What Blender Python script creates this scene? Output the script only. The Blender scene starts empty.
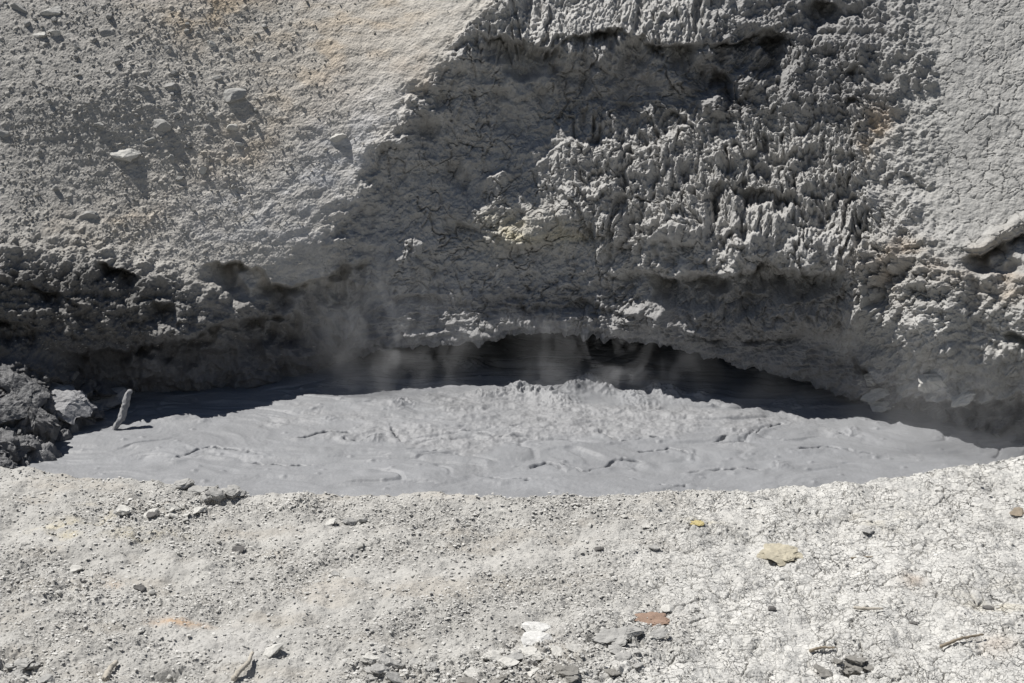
import bpy, math, random
import numpy as np
from mathutils import Vector, Matrix, Euler

R = math.radians
random.seed(7)
rng = np.random.default_rng(11)
scene = bpy.context.scene
col = scene.collection

# ------------------------------------------------------------------ camera
CAM_Z, PITCH, FPX = 5.67, R(18.0), 1422.2
cam_d = bpy.data.cameras.new('camera')
cam_d.lens = 50.0
cam_d.sensor_width = 36.0
cam_d.clip_start = 0.1
cam_d.clip_end = 3000
cam = bpy.data.objects.new('camera', cam_d)
cam.location = (0, 0, CAM_Z)
cam.rotation_euler = (R(90) - PITCH, 0, 0)
col.objects.link(cam)
scene.camera = cam

# ------------------------------------------------------------------ light
SUN = Vector((-0.47, 0.195, 0.86)).normalized()
elev = math.asin(SUN.z)
azim = math.atan2(SUN.x, SUN.y)
world = bpy.data.worlds.new('World')
scene.world = world
world.use_nodes = True
wn = world.node_tree
for n in list(wn.nodes):
    wn.nodes.remove(n)
sky = wn.nodes.new('ShaderNodeTexSky')
sky.sky_type = 'NISHITA'
sky.sun_disc = False
sky.sun_elevation = elev
sky.sun_rotation = azim
sky.altitude = 2400
bgn = wn.nodes.new('ShaderNodeBackground')
bgn.inputs['Strength'].default_value = 0.046
wo = wn.nodes.new('ShaderNodeOutputWorld')
wn.links.new(sky.outputs[0], bgn.inputs['Color'])
wn.links.new(bgn.outputs[0], wo.inputs['Surface'])
sl = bpy.data.lights.new('sun', 'SUN')
sl.energy = 5.0
sl.angle = R(0.55)
sl.color = (1.0, 0.97, 0.925)
so = bpy.data.objects.new('sun', sl)
so.rotation_euler = SUN.to_track_quat('Z', 'Y').to_euler()
so.location = (-10, 5, 30)
col.objects.link(so)
scene.view_settings.view_transform = 'Standard'
scene.view_settings.look = 'None'
scene.view_settings.gamma = 1
scene.view_settings.exposure = 0.24
scene.cycles.volume_step_rate = 4.0
scene.cycles.volume_max_steps = 128
scene.cycles.max_bounces = 6

# ------------------------------------------------------------------ helpers
def props(o, label=None, cat=None, group=None, kind=None):
    if label: o['label'] = label
    if cat: o['category'] = cat
    if group: o['group'] = group
    if kind: o['kind'] = kind
    return o


def ray(px, py):
    """direction (x,y,z) with y == 1 of the sight line through a photograph point"""
    a = (np.asarray(px, float) - 512.0) / FPX
    b = (341.5 - np.asarray(py, float)) / FPX
    dy = math.cos(PITCH) + b * math.sin(PITCH)
    dz = -math.sin(PITCH) + b * math.cos(PITCH)
    return a / dy, dz / dy


def smooth(x, a, b):
    t = np.clip((x - a) / (b - a), 0, 1)
    return t * t * (3 - 2 * t)


def h2(ix, iy, seed):
    n = ix.astype(np.int32).view(np.uint32) * np.uint32(374761393) + iy.astype(np.int32).view(np.uint32) * np.uint32(668265263) + np.uint32((seed * 974634777) & 0xffffffff)
    n = (n ^ (n >> np.uint32(13))) * np.uint32(1274126177)
    n = (n ^ (n >> np.uint32(16))) * np.uint32(2246822519)
    return n ^ (n >> np.uint32(15))


_ga = (np.arange(1024) * (2 * math.pi / 1024)).astype(np.float32)
_GC, _GS = np.cos(_ga) * np.float32(1.5), np.sin(_ga) * np.float32(1.5)


def perlin(x, y, seed=0):
    x = np.asarray(x, np.float32); y = np.asarray(y, np.float32)
    ix = np.floor(x); iy = np.floor(y)
    fx = x - ix; fy = y - iy
    ux = fx * fx * fx * (fx * (fx * 6 - 15) + 10)
    uy = fy * fy * fy * (fy * (fy * 6 - 15) + 10)
    r = []
    for dx in (0, 1):
        for dy in (0, 1):
            a = h2(ix + dx, iy + dy, seed) & np.uint32(1023)
            r.append(_GC[a] * (fx - dx) + _GS[a] * (fy - dy))
    a = r[0] + (r[2] - r[0]) * ux
    b = r[1] + (r[3] - r[1]) * ux
    return a + (b - a) * uy


def fbm(x, y, oct=4, seed=0, gain=0.5, lac=2.03, ridge=False):
    s = 0; a = 1.0; tot = 0
    for o in range(oct):
        p = perlin(x, y, seed + o * 17)
        if ridge:
            p = 1 - 2 * np.abs(p)
        s = s + a * p; tot += a
        a *= gain; x = x * lac + 13.7; y = y * lac + 5.1
    return s / tot


def worley(x, y, seed=0, jit=0.9):
    x = np.asarray(x, np.float32); y = np.asarray(y, np.float32)
    ix = np.floor(x); iy = np.floor(y)
    f1 = np.full(x.shape, 9.0, np.float32); f2 = f1.copy(); cid = np.zeros(x.shape, np.uint32)
    for dx in (-1, 0, 1):
        for dy in (-1, 0, 1):
            h = h2(ix + dx, iy + dy, seed)
            jx = ((h & np.uint32(0xffff)).astype(np.float32) / 65535 - np.float32(0.5)) * np.float32(jit) + np.float32(0.5 + dx)
            jy = ((h >> np.uint32(16)).astype(np.float32) / 65535 - np.float32(0.5)) * np.float32(jit) + np.float32(0.5 + dy)
            d = (ix + jx - x) ** 2 + (iy + jy - y) ** 2
            near = d < f1
            f2 = np.where(near, f1, np.minimum(f2, d))
            cid = np.where(near, h, cid)
            f1 = np.where(near, d, f1)
    return np.sqrt(f1), np.sqrt(f2), ((cid // np.uint32(7)) % np.uint32(1009)).astype(np.float32) / 1009


def masked(mask, fn, *arrs):
    """evaluate fn only where mask > 0 and return the product mask * fn"""
    out = np.zeros(mask.shape, np.float32)
    w = mask > 1e-3
    out[w] = mask[w] * fn(*[a[w] for a in arrs])
    return out


def catmull(xs, ys, x):
    """monotone-ish cubic through table ys at xs; ys may carry extra trailing axes"""
    xs = np.asarray(xs, float); ys = np.asarray(ys, float)
    m = np.gradient(ys, xs, axis=0)
    i = np.clip(np.searchsorted(xs, x) - 1, 0, len(xs) - 2)
    h = xs[i + 1] - xs[i]
    t = np.clip((x - xs[i]) / h, 0, 1)
    if ys.ndim > 1:
        t = t[:, None]; h = h[:, None]
    t2 = t * t; t3 = t2 * t
    return ((2*t3 - 3*t2 + 1) * ys[i] + (t3 - 2*t2 + t) * h * m[i] + (-2*t3 + 3*t2) * ys[i+1] + (t3 - t2) * h * m[i+1])


def grid_normals(P):
    du = np.gradient(P, axis=1); dv = np.gradient(P, axis=0)
    n = np.cross(du, dv)
    l = np.linalg.norm(n, axis=2, keepdims=True)
    return n / np.maximum(l, 1e-12)


def sheet(name, P, mat, colr=None, fmask=None, N=None, wet=None):
    """grid of points P[row, col, 3] -> one mesh object (only the faces in fmask)"""
    nr, nc = P.shape[:2]
    idx = np.arange(nr * nc).reshape(nr, nc)
    q = np.stack([idx[:-1, :-1], idx[:-1, 1:], idx[1:, 1:], idx[1:, :-1]], axis=-1).reshape(-1, 4)
    if fmask is not None:
        q = q[fmask.reshape(-1)]
    used = np.unique(q)
    remap = np.zeros(nr * nc, np.int64); remap[used] = np.arange(len(used))
    q = remap[q]
    V = P.reshape(-1, 3)[used]
    me = bpy.data.meshes.new(name)
    me.vertices.add(len(V)); me.vertices.foreach_set('co', V.astype(np.float32).ravel())
    me.loops.add(len(q) * 4); me.loops.foreach_set('vertex_index', q.astype(np.int32).ravel())
    me.polygons.add(len(q)); me.polygons.foreach_set('loop_start', (np.arange(len(q)) * 4).astype(np.int32))
    me.polygons.foreach_set('loop_total', np.full(len(q), 4, np.int32))
    me.polygons.foreach_set('use_smooth', np.ones(len(q), bool))
    me.update(calc_edges=True)
    if colr is not None:
        at = me.color_attributes.new('stain_shade', 'FLOAT_COLOR', 'POINT')
        c = np.ones((len(V), 4), np.float32); c[:, :3] = colr.reshape(-1, 3)[used]
        if wet is not None: c[:, 3] = wet.reshape(-1)[used]
        at.data.foreach_set('color', c.ravel())
    if N is not None:
        me.normals_split_custom_set_from_vertices(N.reshape(-1, 3)[used])
    me.materials.append(mat)
    o = bpy.data.objects.new(name, me); col.objects.link(o)
    return o


def raw_mesh(name, V, F3, mat, smoothf=False, colr=None):
    me = bpy.data.meshes.new(name)
    me.vertices.add(len(V)); me.vertices.foreach_set('co', np.asarray(V, np.float32).ravel())
    me.loops.add(len(F3) * 3); me.loops.foreach_set('vertex_index', np.asarray(F3, np.int32).ravel())
    me.polygons.add(len(F3)); me.polygons.foreach_set('loop_start', (np.arange(len(F3)) * 3).astype(np.int32))
    me.polygons.foreach_set('loop_total', np.full(len(F3), 3, np.int32))
    me.polygons.foreach_set('use_smooth', np.full(len(F3), smoothf, bool))
    me.update(calc_edges=True)
    if colr is not None:
        at = me.color_attributes.new('stain_shade', 'FLOAT_COLOR', 'POINT')
        c = np.ones((len(V), 4), np.float32); c[:, :3] = colr
        at.data.foreach_set('color', c.ravel())
    me.materials.append(mat)
    return me


# ------------------------------------------------------------------ materials
def new_mat(name):
    m = bpy.data.materials.new(name); m.use_nodes = True
    nt = m.node_tree
    b = nt.nodes['Principled BSDF']
    return m, nt, b


def tex_noise(nt, scale, detail=6, rough=0.6, vec=None, dist=0.0):
    n = nt.nodes.new('ShaderNodeTexNoise')
    n.inputs['Scale'].default_value = scale; n.inputs['Detail'].default_value = detail
    n.inputs['Roughness'].default_value = rough; n.inputs['Distortion'].default_value = dist
    if vec: nt.links.new(vec, n.inputs['Vector'])
    return n


def math_node(nt, op, a, b):
    n = nt.nodes.new('ShaderNodeMath'); n.operation = op
    for i, v in enumerate((a, b)):
        if isinstance(v, (int, float)): n.inputs[i].default_value = v
        else: nt.links.new(v, n.inputs[i])
    return n.outputs[0]


def earth(name, rough=0.95, spec=0.2, vary=0.25, bump=0.5, fine=60.0, dist=0.012, coarse=9.0, wetgloss=False, flat=None):
    """mineral earth: the mesh's own stain colour, mottled, with a fine grainy relief"""
    m, nt, b = new_mat(name)
    geo = nt.nodes.new('ShaderNodeTexCoord').outputs['Object']
    if flat is None:
        a = nt.nodes.new('ShaderNodeAttribute'); a.attribute_name = 'stain_shade'
        src = a.outputs['Color']
    else:
        r = nt.nodes.new('ShaderNodeRGB'); r.outputs[0].default_value = (*flat, 1); src = r.outputs[0]
    n1 = tex_noise(nt, coarse, 8, 0.65, geo)
    n2 = tex_noise(nt, fine, 5, 0.7, geo)
    mix = math_node(nt, 'ADD', math_node(nt, 'MULTIPLY', n1.outputs['Fac'], 0.55), math_node(nt, 'MULTIPLY', n2.outputs['Fac'], 0.45))
    mr = nt.nodes.new('ShaderNodeMapRange')
    mr.inputs['From Min'].default_value = 0.3; mr.inputs['From Max'].default_value = 0.7
    mr.inputs['To Min'].default_value = 1 - vary; mr.inputs['To Max'].default_value = 1 + vary
    nt.links.new(mix, mr.inputs['Value'])
    vm = nt.nodes.new('ShaderNodeVectorMath'); vm.operation = 'SCALE'
    nt.links.new(src, vm.inputs[0]); nt.links.new(mr.outputs[0], vm.inputs['Scale'])
    nt.links.new(vm.outputs[0], b.inputs['Base Color'])
    v = nt.nodes.new('ShaderNodeTexVoronoi'); v.inputs['Scale'].default_value = fine * 0.8
    nt.links.new(geo, v.inputs['Vector'])
    h = math_node(nt, 'ADD', n2.outputs['Fac'], math_node(nt, 'MULTIPLY', v.outputs['Distance'], -0.5))
    bp = nt.nodes.new('ShaderNodeBump'); bp.inputs['Strength'].default_value = bump; bp.inputs['Distance'].default_value = dist
    nt.links.new(h, bp.inputs['Height'])
    nt.links.new(bp.outputs[0], b.inputs['Normal'])
    b.inputs['Roughness'].default_value = rough
    b.inputs['Specular IOR Level'].default_value = spec
    if wetgloss:
        r2 = nt.nodes.new('ShaderNodeMapRange')
        r2.inputs['From Min'].default_value = 0; r2.inputs['From Max'].default_value = 1
        r2.inputs['To Min'].default_value = rough; r2.inputs['To Max'].default_value = 0.38
        nt.links.new(a.outputs['Alpha'], r2.inputs['Value'])
        nt.links.new(r2.outputs[0], b.inputs['Roughness'])
        r3 = nt.nodes.new('ShaderNodeMapRange')
        r3.inputs['To Min'].default_value = spec; r3.inputs['To Max'].default_value = 0.5
        nt.links.new(a.outputs['Alpha'], r3.inputs['Value'])
        nt.links.new(r3.outputs[0], b.inputs['Specular IOR Level'])
    return m


M_cliff = earth('caked_earth', wetgloss=True, vary=0.28, bump=0.6, fine=45, dist=0.02)
M_ground = earth('dry_ground', vary=0.16, bump=0.6, fine=70, dist=0.012, coarse=5)
nt = M_ground.node_tree
b = nt.nodes['Principled BSDF']
geo = [n for n in nt.nodes if n.type == 'TEX_COORD'][0].outputs['Object']
dn = tex_noise(nt, 9, 4, 0.6, geo)
vs_ = nt.nodes.new('ShaderNodeVectorMath'); vs_.operation = 'SCALE'; vs_.inputs['Scale'].default_value = 0.05
nt.links.new(dn.outputs['Color'], vs_.inputs[0])
va_ = nt.nodes.new('ShaderNodeVectorMath'); va_.operation = 'ADD'
nt.links.new(geo, va_.inputs[0]); nt.links.new(vs_.outputs[0], va_.inputs[1])
at_ = [n for n in nt.nodes if n.type == 'ATTRIBUTE'][0]
lines = None
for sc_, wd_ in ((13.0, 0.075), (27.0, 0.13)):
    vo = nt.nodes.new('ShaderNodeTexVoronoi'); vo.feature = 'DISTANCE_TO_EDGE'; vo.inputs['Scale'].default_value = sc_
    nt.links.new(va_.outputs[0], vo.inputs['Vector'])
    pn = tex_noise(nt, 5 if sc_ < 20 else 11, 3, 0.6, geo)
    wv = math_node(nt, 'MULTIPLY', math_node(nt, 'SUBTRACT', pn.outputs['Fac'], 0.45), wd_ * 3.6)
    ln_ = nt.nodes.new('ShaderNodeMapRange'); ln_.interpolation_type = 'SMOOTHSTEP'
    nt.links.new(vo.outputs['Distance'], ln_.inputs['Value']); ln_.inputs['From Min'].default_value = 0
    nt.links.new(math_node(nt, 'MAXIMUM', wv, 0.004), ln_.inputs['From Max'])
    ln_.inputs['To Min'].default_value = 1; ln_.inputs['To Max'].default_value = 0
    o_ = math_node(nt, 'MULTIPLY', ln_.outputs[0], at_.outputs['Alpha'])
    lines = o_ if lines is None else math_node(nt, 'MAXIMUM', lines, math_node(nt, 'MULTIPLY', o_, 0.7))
bp0 = [n for n in nt.nodes if n.type == 'BUMP'][0]
bp1 = nt.nodes.new('ShaderNodeBump'); bp1.inputs['Strength'].default_value = 0.9; bp1.inputs['Distance'].default_value = 0.02; bp1.invert = True
nt.links.new(lines, bp1.inputs['Height']); nt.links.new(bp0.outputs[0], bp1.inputs['Normal']); nt.links.new(bp1.outputs[0], b.inputs['Normal'])
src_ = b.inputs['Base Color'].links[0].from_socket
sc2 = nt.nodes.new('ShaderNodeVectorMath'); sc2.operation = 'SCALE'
nt.links.new(src_, sc2.inputs[0]); nt.links.new(math_node(nt, 'SUBTRACT', 1.0, math_node(nt, 'MULTIPLY', lines, 0.22)), sc2.inputs['Scale'])  # crack lines darkened: shade inside them put into the colour
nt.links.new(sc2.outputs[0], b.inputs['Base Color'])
M_crumb = earth('loose_crumbs', vary=0.2, bump=0.4, fine=80, dist=0.008)
M_rock_white = earth('white_stone', flat=(0.58, 0.575, 0.555), bump=0.5, fine=40, dist=0.01)
M_rock_pale = earth('pale_stone', flat=(0.49, 0.48, 0.45), bump=0.5, fine=40, dist=0.01)
M_rock_grey = earth('grey_stone', flat=(0.34, 0.335, 0.32), bump=0.5, fine=40, dist=0.01)
M_clod = earth('damp_clod', flat=(0.22, 0.212, 0.195), bump=0.6, fine=40, dist=0.012)
M_rock_dark = earth('dark_stone', flat=(0.13, 0.125, 0.12), bump=0.5, fine=40, dist=0.01)
M_rock_wet = earth('wet_dark_rock', flat=(0.13, 0.13, 0.132), rough=0.5, spec=0.5, bump=0.8, fine=22, dist=0.03, vary=0.4)
M_mudcoat = earth('mud_coating', flat=(0.30, 0.30, 0.305), rough=0.7, bump=0.6, fine=30, dist=0.02)
M_wood = earth('weathered_wood', flat=(0.40, 0.37, 0.32), bump=0.5, fine=50, dist=0.006)
M_wood_brown = earth('brown_wood', flat=(0.26, 0.22, 0.17), bump=0.5, fine=50, dist=0.006)
M_rust = earth('rusty_stone', flat=(0.27, 0.19, 0.145), bump=0.5, fine=50, dist=0.006)
M_tan = earth('tan_stone', flat=(0.42, 0.385, 0.30), bump=0.7, fine=30, dist=0.012)
M_yellow = earth('yellow_stone', flat=(0.45, 0.38, 0.19), bump=0.5, fine=50, dist=0.006)

# mud: smooth wet clay
M_mud, nt, b = new_mat('wet_mud')
geo = nt.nodes.new('ShaderNodeTexCoord').outputs['Object']
n1 = tex_noise(nt, 1.3, 5, 0.55, geo, 1.5)
a = nt.nodes.new('ShaderNodeAttribute'); a.attribute_name = 'stain_shade'
mr = nt.nodes.new('ShaderNodeMapRange'); mr.inputs['From Min'].default_value = 0.35; mr.inputs['From Max'].default_value = 0.65
mr.inputs['To Min'].default_value = 0.93; mr.inputs['To Max'].default_value = 1.07
nt.links.new(n1.outputs['Fac'], mr.inputs['Value'])
vm = nt.nodes.new('ShaderNodeVectorMath'); vm.operation = 'SCALE'
nt.links.new(a.outputs['Color'], vm.inputs[0]); nt.links.new(mr.outputs[0], vm.inputs['Scale'])
nt.links.new(vm.outputs[0], b.inputs['Base Color'])
b.inputs['Roughness'].default_value = 0.58
b.inputs['Specular IOR Level'].default_value = 0.45
n2 = tex_noise(nt, 38, 4, 0.6, geo)
bp = nt.nodes.new('ShaderNodeBump'); bp.inputs['Strength'].default_value = 0.35; bp.inputs['Distance'].default_value = 0.01
nt.links.new(n2.outputs['Fac'], bp.inputs['Height']); nt.links.new(bp.outputs[0], b.inputs['Normal'])

# ------------------------------------------------------------------ the crater wall
NC = 1800
XS = np.linspace(-280, 1304, NC)
lipx = [-280, 0, 35, 80, 130, 200, 260, 300, 340, 378, 435, 469, 500, 538, 583, 621, 671, 700, 760, 830, 880, 940, 1000, 1024, 1304]
lipy = [520, 480, 466, 430, 400, 392, 390, 380, 354, 345, 341, 341, 330, 326, 327, 333, 340, 350, 366, 386, 404, 420, 440, 448, 560]
lip = np.interp(XS, lipx, lipy)
lip = np.convolve(np.pad(lip, 12, 'edge'), np.ones(25) / 25, 'valid')
lip_n = lip + 3.0 * fbm(XS / 28.0, XS * 0 + 3.3, 3, 5)

NF, NCAVE, NTOP = 760, 60, 24
tcol = [-280, 0, 100, 200, 300, 350, 400, 440, 500, 600, 700, 800, 860, 900, 950, 1024, 1304]
trow = [-130, 0, 50, 100, 150, 200, 250, 300, 350, 400, 450, 520]
T = np.array([
 # -280   0     100    200    300    350    400    440    500    600    700    800    860    900    950    1024   1304
 [18.6, 18.7, 18.80, 18.90, 18.90, 18.90, 18.80, 18.70, 18.60, 18.60, 18.50, 18.30, 18.10, 17.90, 17.60, 17.20, 15.8],
 [17.0, 17.10,17.20, 17.30, 17.35, 17.40, 17.40, 17.40, 17.30, 17.20, 17.15, 17.05, 16.80, 16.65, 16.40, 16.05, 14.5],
 [16.5, 16.65,16.75, 16.85, 16.90, 16.95, 16.95, 16.90, 16.80, 16.75, 16.75, 16.75, 16.45, 16.27, 16.00, 15.65, 14.1],
 [16.1, 16.25,16.35, 16.45, 16.55, 16.60, 16.55, 16.70, 16.85, 16.85, 16.70, 16.40, 16.10, 15.90, 15.62, 15.27, 13.8],
 [15.8, 15.95,16.10, 16.20, 16.30, 16.30, 16.35, 16.60, 16.80, 16.70, 16.45, 16.10, 15.78, 15.54, 15.28, 14.90, 13.5],
 [15.3, 15.55,15.80, 16.00, 16.15, 16.20, 16.30, 16.50, 16.58, 16.42, 16.05, 15.75, 15.46, 15.22, 14.92, 14.52, 13.1],
 [14.8, 15.10,15.42, 15.72, 15.95, 16.02, 16.12, 16.35, 16.45, 16.30, 15.72, 15.40, 15.15, 14.90, 14.60, 14.25, 12.8],
 [14.3, 14.80,15.05, 15.38, 15.80, 15.95, 16.08, 16.25, 16.40, 16.28, 15.80, 15.45, 15.02, 14.65, 14.35, 14.05, 12.6],
 [14.0, 14.55,14.92, 15.25, 15.78, 15.95, 16.05, 16.15, 16.25, 16.20, 15.88, 15.52, 15.10, 14.60, 14.20, 13.90, 12.5],
 [13.6, 14.35,14.98, 15.50, 15.80, 15.95, 16.00, 16.05, 16.15, 16.05, 15.85, 15.50, 15.10, 14.75, 14.30, 13.95, 12.4],
 [13.3, 13.75,14.20, 14.60, 15.00, 15.30, 15.60, 15.80, 16.00, 15.80, 15.60, 15.20, 14.80, 14.30, 13.90, 13.65, 12.3],
 [12.6, 12.90,13.50, 14.20, 14.60, 15.00, 15.30, 15.50, 15.60, 15.50, 15.20, 14.80, 14.40, 13.90, 13.50, 13.20, 12.1],
])
T[1:7, 3] = [17.42, 17.02, 16.62, 16.32, 16.02, 15.72]
T[1:7, 4] = [17.60, 17.20, 16.82, 16.50, 16.20, 15.93]
T[1:7, 5] = [17.55, 17.12, 16.78, 16.52, 16.27, 16.05]
T[1:6, 6] += [0.08, 0.08, 0.10, 0.12, 0.08]
T[6, 8:12] -= 0.08; T[7:, 8:12] -= 0.16; T[7:, 7] -= 0.08; T[1:6, 14] += 0.08; T[1:6, 15] += 0.20; T[1:6, 16] += 0.6; T[6, 15] += 0.08; T[1:, 6] -= 0.08; T[1:, 7] -= 0.17; T[1:, 8:11] -= 0.25; T[1:, 11] -= 0.12
T[2:6, 8:10] += np.array([[0.08], [0.0], [-0.06], [-0.08]])
Tc = catmull(tcol, T.T, XS)                       # NC x rows


def polyline_dist(px, py, pts):
    """signed vertical distance below a polyline x->y, and a fade at its ends"""
    xs = [p[0] for p in pts]; ys = [p[1] for p in pts]
    y = np.interp(px, xs, ys)
    m_ = min(30, (xs[-1] - xs[0]) * 0.35)
    fade = smooth(px, xs[0] - 4, xs[0] + m_) * (1 - smooth(px, xs[-1] - m_, xs[-1] + 4))
    return py - y, fade


# wobble so no carved edge runs clean
def carve(px, py):
    wx = 7 * fbm(px / 26.0, py / 26.0, 3, 71) ; wy = 7 * fbm(px / 22.0, py / 30.0, 4, 93)
    wx = wx + 1.3 * fbm(px / 9.0, py / 8.0, 3, 72); wy = wy + 2.0 * fbm(px / 10.0, py / 10.0, 3, 94) + 9 * fbm(px / 60.0, py / 60.0, 2, 97)
    amp = 0.45 + 1.1 * smooth(fbm(px / 34.0, py / 34.0, 3, 98), -0.4, 0.35)
    qx = px + wx; qy = py + wy
    D = np.zeros_like(px)
    for pts, A, dec, rise in LEDGES:
        d, f = polyline_dist(qx, qy, pts)
        D += 0.78 * A * amp * f * smooth(d, -1.8, 2.2) * np.exp(-np.clip(d, 0, None) / dec)
    for cx, cy, rx, ry, rot, A in DENTS:
        c, s = math.cos(R(rot)), math.sin(R(rot))
        u = ((qx - cx) * c + (qy - cy) * s) / rx; v = (-(qx - cx) * s + (qy - cy) * c) / ry
        r = np.sqrt(u * u + v * v)
        D += (0.55 * A if A > 0.12 else A) * (1 - smooth(r, 0.2, 1.35))
    # alcove rim: the left slope stands proud of the recess
    rim = [(-120, 560), (0, 505), (40, 470), (70, 448), (105, 424), (135, 404), (175, 375), (215, 352), (250, 347), (300, 343), (345, 338), (500, 338)]
    rx_ = np.interp(qy, [p[0] for p in rim], [p[1] for p in rim])
    rx_ = rx_ + 26 * fbm(px / 90.0 + 4, py / 55.0, 3, 95) + 9 * fbm(px / 14.0, py / 14.0, 3, 96)
    d = qx - rx_
    D += 0.27 * smooth(d, -26, 30) * np.exp(-np.clip(d, 0, None) / 170.0) * (1 - smooth(qy, 300, 345))
    # right buttress edge
    d = qx - np.interp(qy, [200, 250, 307, 338, 372, 400, 430], [850, 848, 852, 890, 909, 935, 960])
    d = d + 22 * fbm(px / 30.0, py / 26.0, 4, 99)
    D -= 0.12 * smooth(d, -34, 22) * np.exp(-np.clip(d, 0, None) / 120.0) * smooth(qy, 225, 265)
    return D


# (polyline in picture points, depth of the step, how far it decays, sharpness)
LEDGES = [
 ([(95, 268), (112, 270), (130, 276), (140, 284)], 0.38, 18, 3),
 ([(-60, 300), (0, 290), (30, 285), (70, 300), (95, 310)], 0.22, 22, 4),
 ([(202, 272), (225, 268), (238, 266), (262, 272), (290, 285), (320, 280), (345, 268), (370, 262)], 0.42, 40, 3),
 ([(140, 300), (152, 302), (166, 306), (178, 313)], 0.30, 14, 3),
 ([(60, 352), (100, 352), (150, 345), (185, 338), (212, 328), (240, 318), (280, 312), (310, 312)], 0.40, 60, 4),
 ([(-60, 325), (0, 322), (30, 326), (50, 340)], 0.35, 25, 3),
 ([(478, 44), (500, 44), (523, 47), (551, 56), (572, 42), (600, 38), (621, 32), (656, 44), (700, 40), (730, 46), (760, 38), (790, 42)], 0.42, 48, 3),
 ([(466, 190), (488, 177), (515, 172), (537, 163), (565, 145), (607, 142), (640, 146)], -0.16, 40, 3),
 ([(754, 48), (765, 44), (780, 46), (797, 52)], 0.30, 26, 3),
 ([(695, 62), (710, 66), (730, 82), (745, 90)], 0.26, 20, 3),
 ([(804, 8), (815, 4), (830, 6), (842, 14)], 0.34, 26, 3),
 ([(705, 196), (725, 196), (750, 202), (780, 205), (806, 212)], 0.26, 20, 3),
 ([(612, 196), (640, 200), (670, 206), (700, 196)], 0.15, 16, 3),
 ([(625, 236), (650, 240), (680, 246), (705, 248)], 0.14, 14, 3),
 ([(640, 268), (670, 276), (700, 272), (735, 274), (769, 264), (807, 270), (852, 268)], 0.42, 22, 3),
 ([(690, 329), (730, 331), (770, 332), (812, 330)], 0.18, 12, 3),
 ([(700, 290), (735, 292), (776, 293)], 0.12, 8, 2),
 ([(844, 74), (860, 70), (872, 84)], 0.22, 14, 2),
 ([(845, 108), (855, 108), (862, 116)], 0.20, 12, 2),
 ([(902, 176), (915, 178), (930, 186), (942, 184)], 0.10, 8, 2),
 ([(1024, 0), (1025, 0)], 0, 1, 1),
 ([(955, 268), (975, 256), (1000, 244), (1030, 226), (1120, 190)], 0.32, 40, 3),
 ([(560, 100), (600, 96), (640, 102), (690, 110)], 0.08, 20, 4),
 ([(430, 216), (470, 224), (500, 236), (530, 240), (570, 262)], 0.12, 18, 3),
 ([(370, 300), (420, 292), (460, 300), (520, 308), (580, 300), (650, 306)], 0.12, 20, 3),
 ([(850, 352), (880, 372), (905, 392), (950, 398), (985, 392), (1030, 396), (1120, 400)], 0.42, 60, 3),
 ([(985, 318), (1005, 330), (1030, 336), (1100, 340)], 0.25, 30, 3),
 ([(60, 212), (80, 210), (95, 216)], 0.03, 6, 2),
]
DENTS = [
 (422, 124, 15, 14, 0, 0.28), (458, 168, 12, 26, -30, 0.25), (15, 336, 26, 16, 0, 0.20),
 (822, 26, 20, 22, 0, 0.18), (776, 66, 20, 17, -10, 0.15), (710, 78, 14, 18, 0, 0.18), (800, 284, 50, 12, 4, 0.22),
 (715, 104, 13, 14, 0, -0.16), (735, 16, 22, 16, 0, -0.12), (660, 16, 60, 20, 0, -0.05), (756, 212, 44, 10, 8, 0.16),
 (870, 250, 30, 30, 0, -0.1), (930, 330, 36, 30, 20, -0.12), (990, 330, 34, 26, 0, 0.10), (520, 232, 60, 16, -15, -0.10),
 (560, 300, 90, 18, 0, 0.06), (175, 328, 36, 12, -8, -0.14), (60, 320, 40, 20, 0, -0.06), (-4, 408, 86, 40, -12, -0.22), (96, 392, 34, 10, -14, -0.14), (1002, 230, 46, 7, -27, -0.10), (250, 300, 20, 14, 0, -0.10),
 (740, 250, 14, 12, 0, -0.06), (690, 236, 18, 12, 0, -0.06), (610, 120, 8, 30, 0, -0.07), (603, 60, 5, 18, 0, -0.05),
]

face_t = np.concatenate([np.linspace(0, 0.79, NF - 40), np.linspace(0.79, 1, 41)[1:]])
TOPY = -130.0
PX = np.repeat(XS[None, :], NF, 0)
PY = lip_n[None, :] + (TOPY - lip_n[None, :]) * face_t[:, None]
# depth from the table
Y = np.empty_like(PX)
trow_a = np.array(trow, float)
mT = np.gradient(Tc, trow_a, axis=1)
i = np.clip(np.searchsorted(trow_a, PY) - 1, 0, len(trow_a) - 2)
hh = trow_a[i + 1] - trow_a[i]
t = np.clip((PY - trow_a[i]) / hh, 0, 1)
cidx = np.repeat(np.arange(NC)[None, :], NF, 0)
y0 = Tc[cidx, i]; y1 = Tc[cidx, i + 1]; m0 = mT[cidx, i]; m1 = mT[cidx, i + 1]
Y = (2*t**3 - 3*t**2 + 1) * y0 + (t**3 - 2*t**2 + t) * hh * m0 + (-2*t**3 + 3*t**2) * y1 + (t**3 - t**2) * hh * m1
CARVE = carve(PX, PY)
Y = Y + CARVE
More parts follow.
